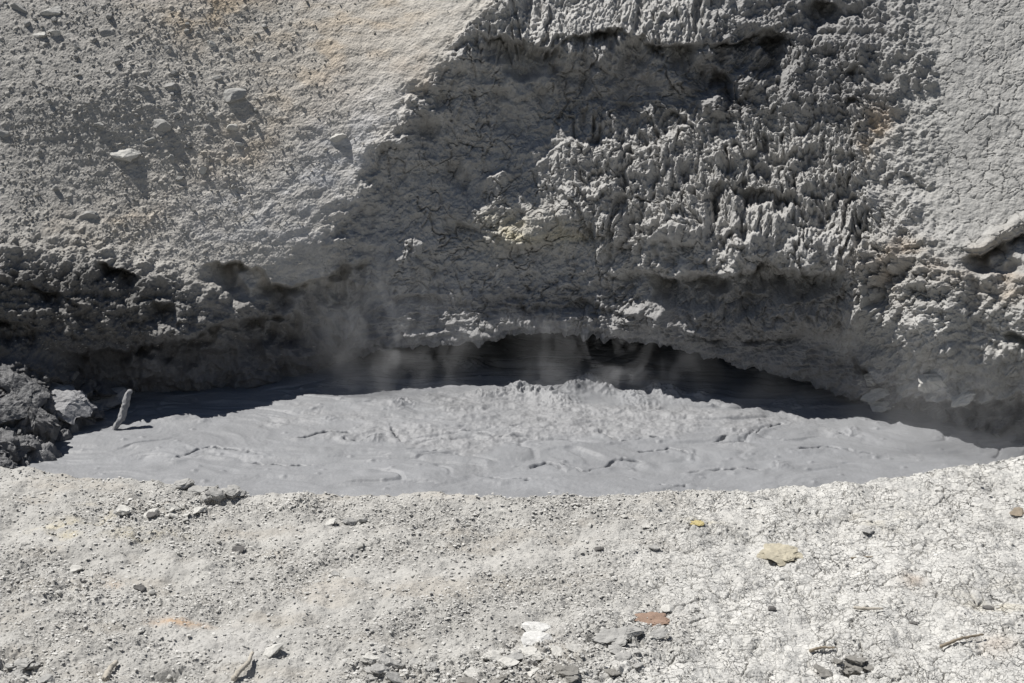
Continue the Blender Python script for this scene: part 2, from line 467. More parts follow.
# at the sides the foot of the wall must reach the mud
foot = np.clip(1 - smooth(XS, 290, 400), 0, 1) + smooth(XS, 860, 930)
kx, kz = ray(XS, lip_n)
Yfoot = (CAM_Z + 0.06) / (-kz)
blend = foot[None, :] * (1 - smooth(PY, lip_n[None, :] - 45, lip_n[None, :] + 1))*0
Ylip = (Y[0] - 0.0 * smooth(XS, 400, 480) * (1 - smooth(XS, 780, 860))) * (1 - foot) + Yfoot * foot
w = np.exp(-((face_t[:, None] * (lip_n[None, :] - TOPY)) / 34.0))
Y = Y + (Ylip - Y[0])[None, :] * w
RX, RZ = ray(PX, PY)
Face = np.stack([RX * Y, Y, CAM_Z + RZ * Y], -1)

# recess under the lip: roof running back, then down into the mud
cav = smooth(XS, 300, 410) * (1 - smooth(XS, 850, 930))
s = np.linspace(1, 0, NCAVE, endpoint=False)      # 1 = bottom of back wall, 0 = lip
L0 = Face[0]
back = 0.02 + 3.2 * cav
Cx = np.repeat(L0[None, :, 0], NCAVE, 0)
prof_y = np.interp(1 - s, [0, .55, .8, 1], [0, 1, 1, 0])  # unused helper kept simple
sy = np.clip(s / 0.5, 0, 1)
Cy = L0[None, :, 1] + back[None, :] * np.sin(sy[:, None] * math.pi / 2)
rise = 0.12 * cav
zt = L0[None, :, 2]
down = smooth(s, 0.35, 1.0)[:, None]
Cz = zt + rise[None, :] * np.sin(np.clip(s / 0.6, 0, 1) * math.pi)[:, None] - down * (zt + 0.45)
Cave = np.stack([Cx, Cy, Cz], -1)
# top: on to level ground behind
Lt = Face[-1]
tt = np.linspace(0, 1, NTOP + 1)[1:]
Tx = Lt[None, :, 0] * (1 + tt[:, None] * 1.2)
Ty = Lt[None, :, 1] + tt[:, None] ** 1.5 * 60
Tz = Lt[None, :, 2] + 3.0 * (1 - np.exp(-tt[:, None] * 12)) 
Top = np.stack([Tx, Ty, Tz], -1)
P = np.concatenate([Cave, Face, Top], 0)
NR = P.shape[0]
PXa = np.repeat(XS[None, :], NR, 0)
PYa = np.concatenate([np.repeat(lip_n[None, :], NCAVE, 0) + 60 * s[:, None], PY, np.full((NTOP, NC), TOPY)], 0)
isface = np.zeros((NR, 1)); isface[NCAVE:NCAVE + NF] = 1

P0 = P.copy()
P0[NCAVE:NCAVE + NF] = np.stack([RX * (Y - CARVE), Y - CARVE, CAM_Z + RZ * (Y - CARVE)], -1)
N0 = grid_normals(P0)
if N0[NR // 2, NC // 2, 1] > 0: N0 = -N0
# soften the normals used to push the relief out
def blur(A, k, it=2):
    for _ in range(it):
        for ax in (0, 1):
            c = np.cumsum(np.concatenate([np.repeat(A.take([0], ax), k + 1, ax), A, np.repeat(A.take([-1], ax), k, ax)], ax), ax)
            n = A.shape[ax]
            A = (c.take(range(2 * k + 1, 2 * k + 1 + n), ax) - c.take(range(0, n), ax)) / (2 * k + 1)
    return A
Nb = blur(N0, 14); Nb /= np.linalg.norm(Nb, axis=2, keepdims=True)
S = (420 - PYa) * 0.0128 + 20
S[:NCAVE] = S[NCAVE] - 2.2 * s[:, None]
X = PXa * 0.01155 + 0.0        # metres across, at the wall's distance
# low-frequency warp
wx = fbm(X * 1.3, S * 1.3, 3, 201); wy = fbm(X * 1.3 + 9, S * 1.3, 3, 207)
Xw = X + 0.12 * wx; Sw = S + 0.12 * wy


def region(x0, x1, y0, y1, fx=30, fy=20):
    px = PXa + 18 * wx; py = PYa + 14 * wy
    return smooth(px, x0 - fx, x0 + fx) * (1 - smooth(px, x1 - fx, x1 + fx)) * smooth(py, y0 - fy, y0 + fy) * (1 - smooth(py, y1 - fy, y1 + fy))


rimx = 26 * fbm(PXa / 90.0 + 4, PYa / 55.0, 3, 95) + np.interp(PYa, [-120, 0, 40, 70, 105, 135, 175, 215, 250, 300, 345, 500], [560, 505, 470, 448, 424, 404, 375, 352, 347, 343, 338, 338])
rightx = np.interp(PYa, [-100, 0, 60, 130, 190, 240, 270, 300, 520], [900, 905, 890, 878, 895, 925, 955, 1300, 1300])
bnk = 30 * fbm(PXa / 70.0, PYa / 60.0, 4, 219, gain=0.6) + 36 * smooth(PXa, 110, 220)
left_smooth = (1 - smooth(PXa + 10 * wx, rimx - 22, rimx + 2)) * (1 - smooth(PYa + bnk * 0 - (bnk - 8), 232, 288))
right_smooth = smooth(PXa + 75 * fbm(X * 2.2, S * 2.2, 5, 217, gain=0.6), rightx - 40, rightx + 48)
left_crumb = (1 - smooth(PXa, 300, 350)) * smooth(PYa - (bnk - 8), 228, 290) * (1 - smooth(PYa + 14 * wy, 330, 362))
wall = np.clip(1 - left_smooth - right_smooth - left_crumb, 0, 1)
crumb2 = region(700, 950, -140, 125, 25, 20) * wall
right_mass = smooth(PXa, 848, 880) * smooth(PYa, 215, 260) * wall
flute = np.clip(region(470, 800, -140, 60, 20, 14) + region(560, 900, 105, 250, 50, 16) + 0.3 * region(380, 480, 40, 200, 20, 20), 0, 1) * wall * (1 - crumb2 * 0.7)
knob = np.clip(region(380, 960, 45, 330, 30, 20), 0, 1) * wall
lower = smooth(PYa, lip[None, :] - 60, lip[None, :] - 25) * wall

X = X.astype(np.float32); S = S.astype(np.float32); Xw = Xw.astype(np.float32); Sw = Sw.astype(np.float32)
D = np.zeros_like(X)
# broad unevenness everywhere
D += 0.06 * fbm(X * 1.1, S * 1.1, 4, 11) * (wall + 0.35 * left_smooth + 0.5 * right_smooth + left_crumb)
patch = smooth(fbm(X * 1.7, S * 1.7, 3, 77), -0.2, 0.25)
lump_w = np.clip(0.25 + 1.0 * region(610, 900, 150, 340, 65, 35) + 0.5 * region(690, 950, -140, 140, 30, 20), 0, 1)


def f_knob(Xw, Sw, patch, lw, fl):
    # crust: lumps of several sizes, drawn out downhill where the face drips, with sharp clefts between
    def cells(kx, ky, sd):
        f1, f2, c = worley(Xw * kx + 0.35 * perlin(Xw * kx * 2.3, Sw * ky * 2.3, sd), Sw * ky + 0.35 * perlin(Xw * kx * 2.3 + 5, Sw * ky * 2.3, sd), sd, 1.0)
        return np.sqrt(np.clip(1 - f1 * f1 * 1.3, 0, 1)) - 0.7, f2 - f1, c
    K1, E1, c1 = cells(3.6, 2.6, 331)
    K2, E2, c2 = cells(8.0, 6.5, 37)
    K2v, E2v, c2v = cells(10.0, 3.0, 38)
    K3, E3, c3 = cells(21.0, 15.0, 39)
    on = smooth(fbm(Xw * 1.9, Sw * 1.9, 3, 151), -0.25, 0.25)
    on2 = smooth(fbm(Xw * 3.1 + 7, Sw * 2.2, 3, 153), -0.2, 0.2)
    k2 = K2 * (1 - fl) + K2v * fl; e2 = E2 * (1 - fl) + E2v * fl; cc = c2 * (1 - fl) + c2v * fl
    d = lw * (0.15 * K1 * (0.2 + c1) + 0.085 * k2 * (0.1 + 1.2 * cc) * (0.3 + 0.9 * on)) + (0.045 * k2 * (0.1 + 1.3 * cc)) * (0.35 + 0.8 * on2) + 0.024 * K3 * (0.2 + 0.9 * on) * (0.2 + c3)
    d += -0.05 * (1 - smooth(E1, 0.0, 0.05)) * on - 0.022 * (1 - smooth(e2, 0.0, 0.10)) * (0.3 + 0.7 * on2)
    r = fbm(Xw * 1.3, Sw * 1.5, 6, 231, ridge=True, gain=0.58)
    r2 = fbm(Xw * 3.5, Sw * 2.0, 5, 137, gain=0.6)
    return d + (0.07 + 0.17 * lw) * r + (0.03 + 0.06 * lw) * r2


D += masked(knob, f_knob, Xw, Sw, patch, lump_w, np.clip(flute, 0, 1))


def f_flute(X, S, Xw, Sw):
    ph = fbm(X * 2.0, S * 2.0, 2, 19)
    fl = fbm(Xw * 9 + 1.2 * ph, Sw * 1.8, 4, 41, ridge=True)
    fl2 = fbm(Xw * 24 + 1.2 * ph, Sw * 3.6, 3, 43, ridge=True)
    return 0.065 * fl + 0.030 * fl2


D += masked(flute, f_flute, X, S, Xw, Sw)


def f_scallop(X, S, Xw, Sw):
    ss = Sw * 2.6 + 1.9 * fbm(X * 3.0, S * 1.0, 4, 55) + 2.0 * perlin(X * 0.9, S * 0.4, 57)
    saw = ss - np.floor(ss)
    s2_ = Sw * 8.0 + 2.2 * fbm(X * 6.0, S * 2.0, 4, 59)
    saw2 = s2_ - np.floor(s2_)
    m_ = smooth(fbm(X * 1.4, S * 1.4, 2, 58), -0.25, 0.15)
    return 0.12 * m_ * ((1 - saw) * smooth(saw, 0.0, 0.10) - 0.4) + 0.028 * ((1 - saw2) * smooth(saw2, 0.0, 0.16) - 0.4)


D += masked(np.clip(flute + 0.22 * knob * patch, 0, 1), f_scallop, X, S, Xw, Sw)
rimband = np.exp(-((PXa - rimx - 6) / 20.0) ** 2) * (PYa < 330) * (PYa > -100)
cr = np.clip(left_crumb * (1 - 0.35 * smooth(PXa, 150, 230)) + crumb2 * 0.9 + 0.35 * lower + 0.7 * rimband + 0.9 * (1 - smooth(PXa, 95, 140)) * smooth(PYa, 355, 372) * isface, 0, 1)


def f_crumb(X, S, Xw, Sw):
    h1, h2_, c3 = worley(Xw * 4.5, Sw * 5.0, 61)
    j1, j2, c4 = worley(Xw * 10, Sw * 10, 63)
    l1, l2, c5 = worley(X * 24, S * 24, 67)
    return 0.13 * (0.6 - h1) * (0.4 + c3) + 0.085 * (0.55 - j1) * (0.4 + c4) + 0.045 * (0.5 - l1) * (0.5 + c5) + 0.14 * fbm(X * 2.2, S * 2.8, 5, 73, ridge=True)


D += masked(cr, f_crumb, X, S, Xw, Sw)
# left slope: half-buried crumbs, long low swells
dens = smooth(PXa + 60 * wx + 0.35 * (PYa - 120), 420, 130)


def f_left(X, S, dens):
    q1, q2, c6 = worley(X * 34, S * 34, 83)
    m1_, m2_, c7 = worley(X * 15, S * 15, 89)
    d = 0.013 * np.clip(0.55 - q1, 0, 1) * np.where(c6 > 0.75, 1.0, 0.2) * (0.3 + 0.9 * dens)
    d += 0.04 * np.clip(0.5 - m1_, 0, 1) * (c7 > 0.92) * (0.1 + dens)
    d += 0.008 * fbm(X * 17, S * 17, 4, 85) * (0.35 + 0.65 * dens) + 0.020 * fbm(X * 4, S * 6, 4, 87)
    xr = X * 0.75 + S * 0.66; yr_ = -X * 0.66 + S * 0.75
    d += (1 - dens) * (0.012 * fbm(xr * 3, yr_ * 7, 5, 91, ridge=True) + 0.004 * fbm(X * 40, S * 40, 2, 92))
    return d


D += masked(left_smooth, f_left, X, S, dens)


def f_right(X, S):
    xa = X + 0.09 * fbm(X * 5, S * 5, 4, 101); sa = S + 0.09 * fbm(X * 5 + 4, S * 5, 4, 103)
    u1, u2, c8 = worley(xa * 5.0, sa * 5.6, 107, 1.0)
    v1, v2, c9 = worley(xa * 9.5, sa * 11.0, 109, 1.0)
    cm = smooth(fbm(X * 1.5, S * 1.5, 2, 113), -0.25, 0.25)
    t_ = smooth(fbm(X * 3.5, S * 3.5, 3, 115), -0.3, 0.1)
    return (-0.024 * t_ * (1 - smooth(u2 - u1, 0.0, 0.045)) - 0.011 * (1 - smooth(v2 - v1, 0.0, 0.08)) * cm + 0.012 * (0.6 - v1)
            + 0.012 * fbm(X * 14, S * 15, 4, 117) + 0.03 * fbm(X * 2 + S, S * 2 - X, 4, 119))


right_mass_w = 0.35 * right_mass
D += masked(np.clip(right_smooth + right_mass_w, 0, 1), f_right, X, S)
D += masked(right_smooth * (1 - smooth(PXa + 40 * wx, 900, 985)), lambda X, S: 0.05 * fbm(X * 4, S * 4, 6, 161, ridge=True, gain=0.6) + 0.02 * fbm(X * 14, S * 14, 3, 163), X, S)


def f_mass(X, S, Xw, Sw):
    j1, j2, c4 = worley(Xw * 8, Sw * 8, 141)
    l1, l2, c5 = worley(X * 20, S * 20, 143)
    return 0.13 * fbm(X * 2.0, S * 2.4, 6, 121, ridge=True) + 0.05 * (0.6 - j1) * (0.4 + c4) + 0.022 * (0.5 - l1) - 0.02 * (1 - smooth(j2 - j1, 0, 0.08)) * (c4 > 0.4)


D += masked(right_mass, f_mass, X, S, Xw, Sw)
D += masked(lower, lambda X, S: 0.07 * fbm(X * 2.0, S * 8.0, 5, 125, ridge=True) + 0.03 * fbm(X * 12, S * 14, 3, 127), X, S)
D += masked(wall, lambda X, S: 0.016 * fbm(X * 22, S * 18, 3, 129) + 0.03 * fbm(X * 8, S * 7, 4, 133), X, S)
D *= np.concatenate([np.ones(NR - NTOP), np.zeros(NTOP)])[:, None]
fadecave = np.ones((NR, 1)); fadecave[:NCAVE, 0] = 0.8
P = P + Nb * (D * fadecave)[:, :, None]

# colour of the wall: dry grey, stained in places, shade painted in others
def blob(cx, cy, rx, ry, rot=0):
    c, s_ = math.cos(R(rot)), math.sin(R(rot))
    px = PXa + 26 * wx; py = PYa + 22 * wy
    u = ((px - cx) * c + (py - cy) * s_) / rx; v = (-(px - cx) * s_ + (py - cy) * c) / ry
    return np.exp(-(u * u + v * v))
def mixc(C, colr, w): return C * (1 - w[..., None]) + np.array(colr) * w[..., None]
base = np.array([0.385, 0.378, 0.365])
C = np.ones((NR, NC, 3)) * base
C = mixc(C, (0.46, 0.438, 0.40), left_smooth)
C = mixc(C, (0.35, 0.338, 0.316), left_smooth * smooth(PXa + 60 * wx, 260, 40) * 0.85)  # far left darkened in colour for the grazing light
C = mixc(C, (0.35, 0.345, 0.33), right_smooth * 0.9)
C = mixc(C, (0.33, 0.325, 0.31), right_mass * 0.7)
mott = smooth(fbm(X * 2.5, S * 4.0, 4, 301), -0.15, 0.35)
C = mixc(C, (0.50, 0.41, 0.30), left_smooth * np.clip(1.0 * blob(200, -5, 60, 40) + 0.75 * blob(365, 40, 90, 55, -40) + 0.55 * blob(240, 150, 90, 26, -25) + 0.3 * blob(300, 80, 60, 60) + 0.45 * blob(130, 225, 90, 18, -10), 0, 1) * (0.25 + 0.75 * mott))
C = mixc(C, (0.53, 0.53, 0.535), left_smooth * np.clip(0.9 * blob(340, 160, 60, 100, 35) + 0.5 * blob(215, 215, 60, 40), 0, 1) * (0.4 + 0.6 * mott))
C = mixc(C, (0.40, 0.31, 0.22), np.clip(0.8 * blob(413, 80, 12, 16, 30) + 0.8 * blob(876, 135, 14, 26) + 0.5 * blob(990, 250, 36, 14, -25) + 0.5 * blob(900, 265, 40, 20) + 0.5 * blob(1000, 290, 40, 16), 0, 1) * (0.3 + 0.7 * mott))
C = mixc(C, (0.52, 0.47, 0.33), np.clip(0.8 * blob(515, 232, 34, 14, -20) + 0.5 * blob(560, 240, 30, 14), 0, 1) * (0.4 + 0.6 * mott))
C = mixc(C, (0.60, 0.59, 0.57), np.clip(0.8 * blob(715, 104, 13, 12) + 0.6 * blob(730, 15, 26, 18) + 0.9 * blob(935, 372, 18, 12, 20) + 0.9 * blob(968, 392, 14, 7, -20) + 0.8 * blob(868, 376, 14, 7) + 0.5 * blob(930, 330, 26, 18) + 0.5 * blob(995, 330, 20, 20) + 0.45 * blob(740, 20, 90, 30) * mott + 0.35 * blob(560, 20, 60, 20), 0, 1))
# dark wet earth low on the left, then shade painted under the overhangs
dk = np.clip(0.55 * left_crumb * (1 - smooth(PXa, 60, 210)) + 0.62 * left_crumb * smooth(PYa + 20 * wy, 255, 290) + 0.75 * (1 - smooth(PXa, 60, 140)) * smooth(PYa, 300, 345), 0, 0.85)
C = mixc(C, (0.12, 0.117, 0.113), dk)
C = mixc(C, (0.095, 0.095, 0.098), 0.9 * (1 - smooth(PXa, 330, 450)) * smooth(PYa + 10 * wy, 325, 350))  # undercut left wall darkened, its shade put into the colour
C = mixc(C, (0.20, 0.197, 0.193), 0.7 * smooth(PXa, 640, 720) * (1 - smooth(PXa + 60 * wx, 790, 905)) * smooth(PYa + 8 * wy, 268, 285) * wall)  # shade under the bulge painted into the colour
C = mixc(C, (0.17, 0.17, 0.172), 0.8 * smooth(PXa, 860, 900) * smooth(PYa + 12 * wy, 388, 408))  # painted shade along the foot of the right wall
C = mixc(C, (0.19, 0.188, 0.19), 0.6 * crumb2 + 0.75 * region(560, 720, 50, 120, 40, 20) * wall * 0.6)  # crumbly step and alcove band beneath the top ledge darkened
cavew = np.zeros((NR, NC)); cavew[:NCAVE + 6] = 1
C = mixc(C, (0.085, 0.087, 0.09), cavew * 0.95)  # recess interior painted nearly black in place of deep shade
C = mixc(C, (0.20, 0.20, 0.205), lower * 0.55 * (PXa < 900))  # darker band towards the lip
C *= (1 + 0.10 * fbm(X * 6, S * 6, 4, 305))[..., None]
wet = np.clip(0.6 * dk * (PYa > 340) + 0.6 * cavew + 0.25 * lower, 0, 1)
Nn = grid_normals(P)
if Nn[NR // 2, NC // 2, 1] > 0: Nn = -Nn
# split the sheet where the photograph splits it
fc = lambda A: A[:-1, :-1]
is_left = (fc(left_smooth) > 0.5)
is_right = (fc(right_smooth) > 0.5)
WALLP, WALLN, WALLX = P, Nn, PXa
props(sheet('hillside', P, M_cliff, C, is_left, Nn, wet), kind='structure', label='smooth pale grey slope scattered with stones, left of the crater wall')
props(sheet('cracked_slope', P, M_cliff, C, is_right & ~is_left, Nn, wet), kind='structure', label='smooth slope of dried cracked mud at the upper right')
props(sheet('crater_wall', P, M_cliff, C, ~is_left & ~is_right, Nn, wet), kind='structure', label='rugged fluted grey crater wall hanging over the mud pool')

# ------------------------------------------------------------------ foreground bank
NX, NY = 1900, 760
gx = np.linspace(-420, 1444, NX)
rimp = np.interp(gx, [-420, 0, 60, 130, 250, 380, 512, 620, 700, 800, 900, 960, 1024, 1444], [440, 470, 476, 482, 490, 495, 497, 495, 492, 486, 476, 466, 456, 400])
rimp = np.convolve(np.pad(rimp, 30, 'edge'), np.ones(61) / 61, 'valid')
_, rz = ray(gx, rimp)
yr = (CAM_Z - 0.5) / (-rz)                       # where the bank breaks off
NB = 40
def bank_z(px_, y):
    return 0.5 + 0.0 * y
v = np.linspace(0, 1, NY - NB)
pyr = 735 + (rimp[None, :] - 735) * v[:, None]
_, rz2 = ray(np.zeros_like(pyr), pyr)
Yg = (CAM_Z - 0.5) / (-rz2)
gxx = np.repeat(gx[None, :], NY - NB, 0)
rxx, _ = ray(gxx, pyr)
G = np.stack([rxx * Yg, Yg, np.full_like(Yg, 0.5)], -1)
tb = np.linspace(0, 1, NB + 1)[1:, None]
e = G[-1]
B = np.stack([np.repeat(e[None, :, 0], NB, 0), e[None, :, 1] + 0.35 * tb ** 1.2, e[None, :, 2] - 0.75 * tb ** 1.3], -1)
# towards and behind the camera: added unseen rise that blocks the low sky
nbk = 30
tk = np.linspace(1, 0, nbk, endpoint=False)[:, None]
f0 = G[0]
K = np.stack([np.repeat(f0[None, :, 0], nbk, 0) * (1 + 1.5 * tk), f0[None, :, 1] - 30 * tk ** 1.5, f0[None, :, 2] + 15.0 * smooth(tk, 0.15, 1.0)], -1)
G = np.concatenate([K, G, B], 0)
gX, gY = G[..., 0], G[..., 1]
gp = np.concatenate([np.repeat(gx[None], nbk, 0), gxx, np.repeat(gx[None], NB, 0)], 0)
gpy = np.concatenate([np.full((nbk, NX), 740.), pyr, np.repeat(rimp[None], NB, 0)], 0)
nearb = np.concatenate([1 - tk.ravel(), np.ones(NY - NB), np.ones(NB)])[:, None]
wgx = fbm(gX * 1.2, gY * 1.2, 3, 401)
crk = smooth(gp + 90 * wgx + 0.5 * (gpy - 560), 560, 720)          # right: cracked crust; left: loose crumbs
crw = crk + (1 - smooth(gpy, 640, 700)) * 0
x_ = gX + 0.03 * fbm(gX * 9, gY * 9, 3, 403); y_ = gY + 0.03 * fbm(gX * 9 + 3, gY * 9, 3, 405)
x2_ = gX + 0.06 * fbm(gX * 6, gY * 6, 4, 403); y2_ = gY + 0.06 * fbm(gX * 6 + 3, gY * 6, 4, 405)
a1, a2, ac = worley(x2_ * 6.5, y2_ * 6.5, 411, 1.0)
b1, b2, bc = worley(x2_ * 16, y2_ * 15, 413, 1.0)
d1, d2, dc = worley(gX * 38, gY * 38, 415)
e1, e2, ec = worley(gX * 16, gY * 16, 417)
roughp = smooth(fbm(gX * 0.9, gY * 1.4, 3, 419), -0.25, 0.3)
cpat = smooth(fbm(gX * 1.8, gY * 1.8, 3, 429), -0.35, 0.1)
cpat2 = smooth(fbm(gX * 3.2, gY * 3.2, 4, 437), -0.15, 0.35)
Z = 0.07 * fbm(gX * 0.7, gY * 0.7, 4, 421) + 0.045 * fbm(gX * 2.4, gY * 2.4, 5, 423)
lo = 1 - crk
Z += lo * (0.35 + 0.8 * roughp) * (0.022 * np.clip(0.5 - d1, 0, 1) * (0.15 + (dc > 0.75)) + 0.045 * np.clip(0.42 - e1, 0, 1) * (ec > 0.82) + 0.016 * fbm(gX * 16, gY * 22, 4, 425, gain=0.65) - 0.012 * (1 - smooth(b2 - b1, 0.0, 0.10)) * (bc > 0.5))
Z += crk * (-0.042 * (1 - smooth(a2 - a1, 0.0, 0.07)) * cpat * (0.3 + smooth(ac, 0.2, 0.8)) - 0.022 * (1 - smooth(b2 - b1, 0.0, 0.12)) * cpat2 + 0.009 * fbm(gX * 5, gY * 5, 6, 427) * (1 + cpat2) + 0.005 * (bc - 0.5) + 0.03 * np.clip(0.42 - e1, 0, 1) * (ec > 0.94))
# dug-up clods along the bottom edge, and a clod ridge near the rim
def gblob(cx, cy, rx, ry):
    return np.exp(-(((gp + 25 * wgx - cx) / rx) ** 2 + ((gpy - cy) / ry) ** 2))
clod = np.clip(gblob(400, 668, 50, 14) + gblob(520, 655, 40, 14) + gblob(625, 640, 40, 18) + gblob(560, 672, 70, 14) + gblob(25, 668, 45, 10) + 0.7 * gblob(160, 505, 50, 12) + 0.7 * gblob(225, 487, 26, 8) + 0.7 * gblob(310, 505, 50, 10) + 0.6 * gblob(850, 662, 22, 8) + 0.5 * gblob(60, 590, 60, 20), 0, 1)
o1, o2, oc = worley(x_ * 10, y_ * 10, 431)
Z -= 0.16 * np.clip(gblob(850, 665, 12, 5) + gblob(20, 668, 26, 5) + 0.7 * gblob(165, 672, 20, 4) + 0.6 * gblob(600, 640, 10, 4) + 0.6 * gblob(222, 500, 22, 3), 0, 1)
Z += clod * (0.055 * np.sqrt(np.clip(1 - 1.6 * o1 * o1, 0, 1)) * (0.2 + 1.1 * oc) - 0.03 + 0.05 * fbm(gX * 9, gY * 9, 4, 439) + 0.04 * np.clip(0.5 - e1, 0, 1) * 2 * ec)
# rim edge: ragged
ragged = 0.06 * fbm(gX * 3.5, gY * 3.5, 4, 433)
rimw = np.exp(-np.clip(rimp[None, :] - gpy, 0, None) / 6.0)
Z += ragged * rimw
Z *= nearb
G[..., 2] += Z
G[nbk + NY - NB:, :, 1] += 0.05 * fbm(gX * 6, G[..., 2] * 6, 3, 435)[nbk + NY - NB:]
CG = np.ones(G.shape) * np.array([0.400, 0.391, 0.368])
CG = mixc(CG, (0.57, 0.562, 0.535), crk * (0.75 + 0.25 * fbm(gX * 2, gY * 2, 3, 441)))
gm = smooth(fbm(gX * 3, gY * 5, 4, 443), -0.1, 0.3)
CG = mixc(CG, (0.60, 0.52, 0.33), np.clip(0.55 * gblob(70, 528, 40, 7) + 0.45 * gblob(105, 512, 22, 9) + 0.4 * gblob(150, 535, 30, 6) + 0.35 * gblob(700, 522, 16, 4) + 0.3 * gblob(1000, 600, 40, 12) + 0.25 * gblob(870, 520, 40, 10), 0, 1) * gm)
CG = mixc(CG, (0.42, 0.30, 0.20), np.clip(0.9 * gblob(170, 624, 17, 4) + 0.4 * gblob(190, 625, 14, 3) + 0.4 * gblob(120, 585, 8, 4) + 0.4 * gblob(910, 580, 14, 5) + 0.3 * gblob(1000, 645, 20, 10), 0, 1))
CG = mixc(CG, (0.50, 0.49, 0.47), np.clip(0.6 * gblob(320, 592, 40, 7) + 0.5 * gblob(110, 510, 24, 6) + 0.5 * gblob(560, 672, 40, 8) + 0.6 * gblob(220, 650, 60, 20), 0, 1) * (0.4 + 0.6 * gm))
CG = mixc(CG, (0.30, 0.29, 0.27), clod * 0.45 * smooth(oc, 0.3, 0.8))
CG = mixc(CG, (0.26, 0.25, 0.23), (crk * 0.6 * cpat * (1 - smooth(a2 - a1, 0.0, 0.06))))  # wider cracks get their inner shade as colour
CG = mixc(CG, (0.07, 0.075, 0.05), np.concatenate([smooth(tk, 0.3, 0.6), np.zeros((NY, 1))]) * np.ones((1, NX)))  # dark forest tone on the added rise, so it bounces little light
CG *= (1 + 0.12 * fbm(gX * 4, gY * 6, 4, 445) + 0.16 * fbm(gX * 0.9, gY * 1.6, 4, 447))[..., None]
CG = mixc(CG, (0.36, 0.33, 0.285), 0.5 * lo * smooth(fbm(gX * 1.1 + 4, gY * 2.2, 4, 449), 0.0, 0.45))
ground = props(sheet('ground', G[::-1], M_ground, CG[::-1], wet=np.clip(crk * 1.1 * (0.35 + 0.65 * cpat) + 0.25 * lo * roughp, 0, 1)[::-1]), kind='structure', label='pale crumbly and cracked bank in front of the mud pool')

# ------------------------------------------------------------------ mud pool
MX, MY = 1300, 520
mx = np.linspace(-6.4, 6.4, MX); my = np.linspace(11.2, 18.2, MY)
mX, mY = np.meshgrid(mx, my)
w1 = fbm(mX * 0.5, mY * 0.9, 3, 501); w2 = fbm(mX * 0.5 + 7, mY * 0.9, 3, 503)
xw = mX + 0.7 * w1; yw = mY + 0.5 * w2
roll = fbm(xw * 0.8, yw * 2.2, 3, 505)
H = 0.040 * roll + 0.016 * fbm(xw * 1.3, yw * 5, 4, 507, ridge=True) + 0.010 * np.sin(14 * (yw + 0.35 * fbm(xw * 0.7, yw * 0.8, 3, 508))) * smooth(fbm(mX * 0.8, mY * 1.2, 2, 506), -0.1, 0.4)
center = np.exp(-(((mX - 0.5) / 3.0) ** 2 + ((mY - 14.6) / 0.9) ** 2))
churn = smooth(fbm(mX * 1.1, mY * 1.4, 4, 510) + 1.1 * center, 0.35, 0.9)
H += (0.004 + 0.035 * churn) * fbm(mX * 5, mY * 6, 5, 509, gain=0.6) + 0.018 * churn * fbm(mX * 4, mY * 7, 5, 512, ridge=True)
# splashes and froth where it boils
rr_ = np.random.default_rng(21)
for _ in range(34):
    cx_, cy_ = rr_.normal(0.3, 2.2), rr_.uniform(12.9, 15.4)
    r0 = rr_.uniform(0.05, 0.20) * (0.6 if _ > 12 else 1.3)
    d_ = np.hypot(mX - cx_ + 0.03 * w1, (mY - cy_)) / r0
    H += 0.042 * r0 * np.cos(d_ * 5.2) * np.exp(-d_ * 0.9) * (d_ < 6)
fold = fbm(xw * 0.55 + 3, yw * 1.5, 3, 551)
H += 0.022 * smooth(np.abs(fold), 0.0, 0.06) * smooth(fbm(mX * 0.6, mY * 0.9, 2, 553), -0.1, 0.3)
spl = np.zeros_like(mX)
def pt_on(px, py, z):
    kx_, kz_ = ray(px, py); y = (z - CAM_Z) / kz_
    return float(kx_ * y), float(y)
for (px, py, r, hgt) in [(519, 392, .15, .10), (535, 396, .09, .08), (550, 398, .09, .06), (590, 386, .18, .10), (572, 392, .10, .08), (608, 392, .10, .07), (500, 396, .1, .05), (655, 392, .12, .05), (700, 398, .10, .04), (630, 396, .12, .06), (671, 396, .15, .08), (480, 396, .12, .06), (560, 404, .2, .05),
                         (640, 404, .2, .04), (400, 404, .15, .05), (470, 366, .18, .05), (375, 440, .10, .04), (330, 420, .12, .03), (850, 432, .10, .03), (780, 466, .1, .03)]:
    x0, y0_ = pt_on(px, py, 0)
    d = np.sqrt((mX - x0) ** 2 + (mY - y0_) ** 2) / r
    spl += hgt * np.exp(-d * d)
lump = fbm(mX * 11, mY * 11, 3, 511, ridge=True)
H += spl * (0.6 + 0.9 * lump)
H += 0.012 * center * np.clip(fbm(mX * 14, mY * 16, 3, 515), 0, 1)
s1, s2, sc = worley(mX * 7, mY * 10, 517)
H += 0.03 * np.clip(0.30 - s1, 0, 1) * (sc > 0.93) * 2
H += 0.0025 * fbm(mX * 26, mY * 30, 3, 519) + 0.010 * smooth(fbm(mX * 1.3, mY * 2.0, 3, 531), 0.0, 0.4) * np.clip(fbm(mX * 9, mY * 13, 4, 533), 0, 1)
CM = np.ones((MY, MX, 3)) * np.array([0.232, 0.237, 0.247])
CM = mixc(CM, (0.258, 0.260, 0.266), np.clip(churn, 0, 1) * 0.8)
CM *= (1 + 0.10 * fbm(xw * 0.9, yw * 4, 4, 541))[..., None]
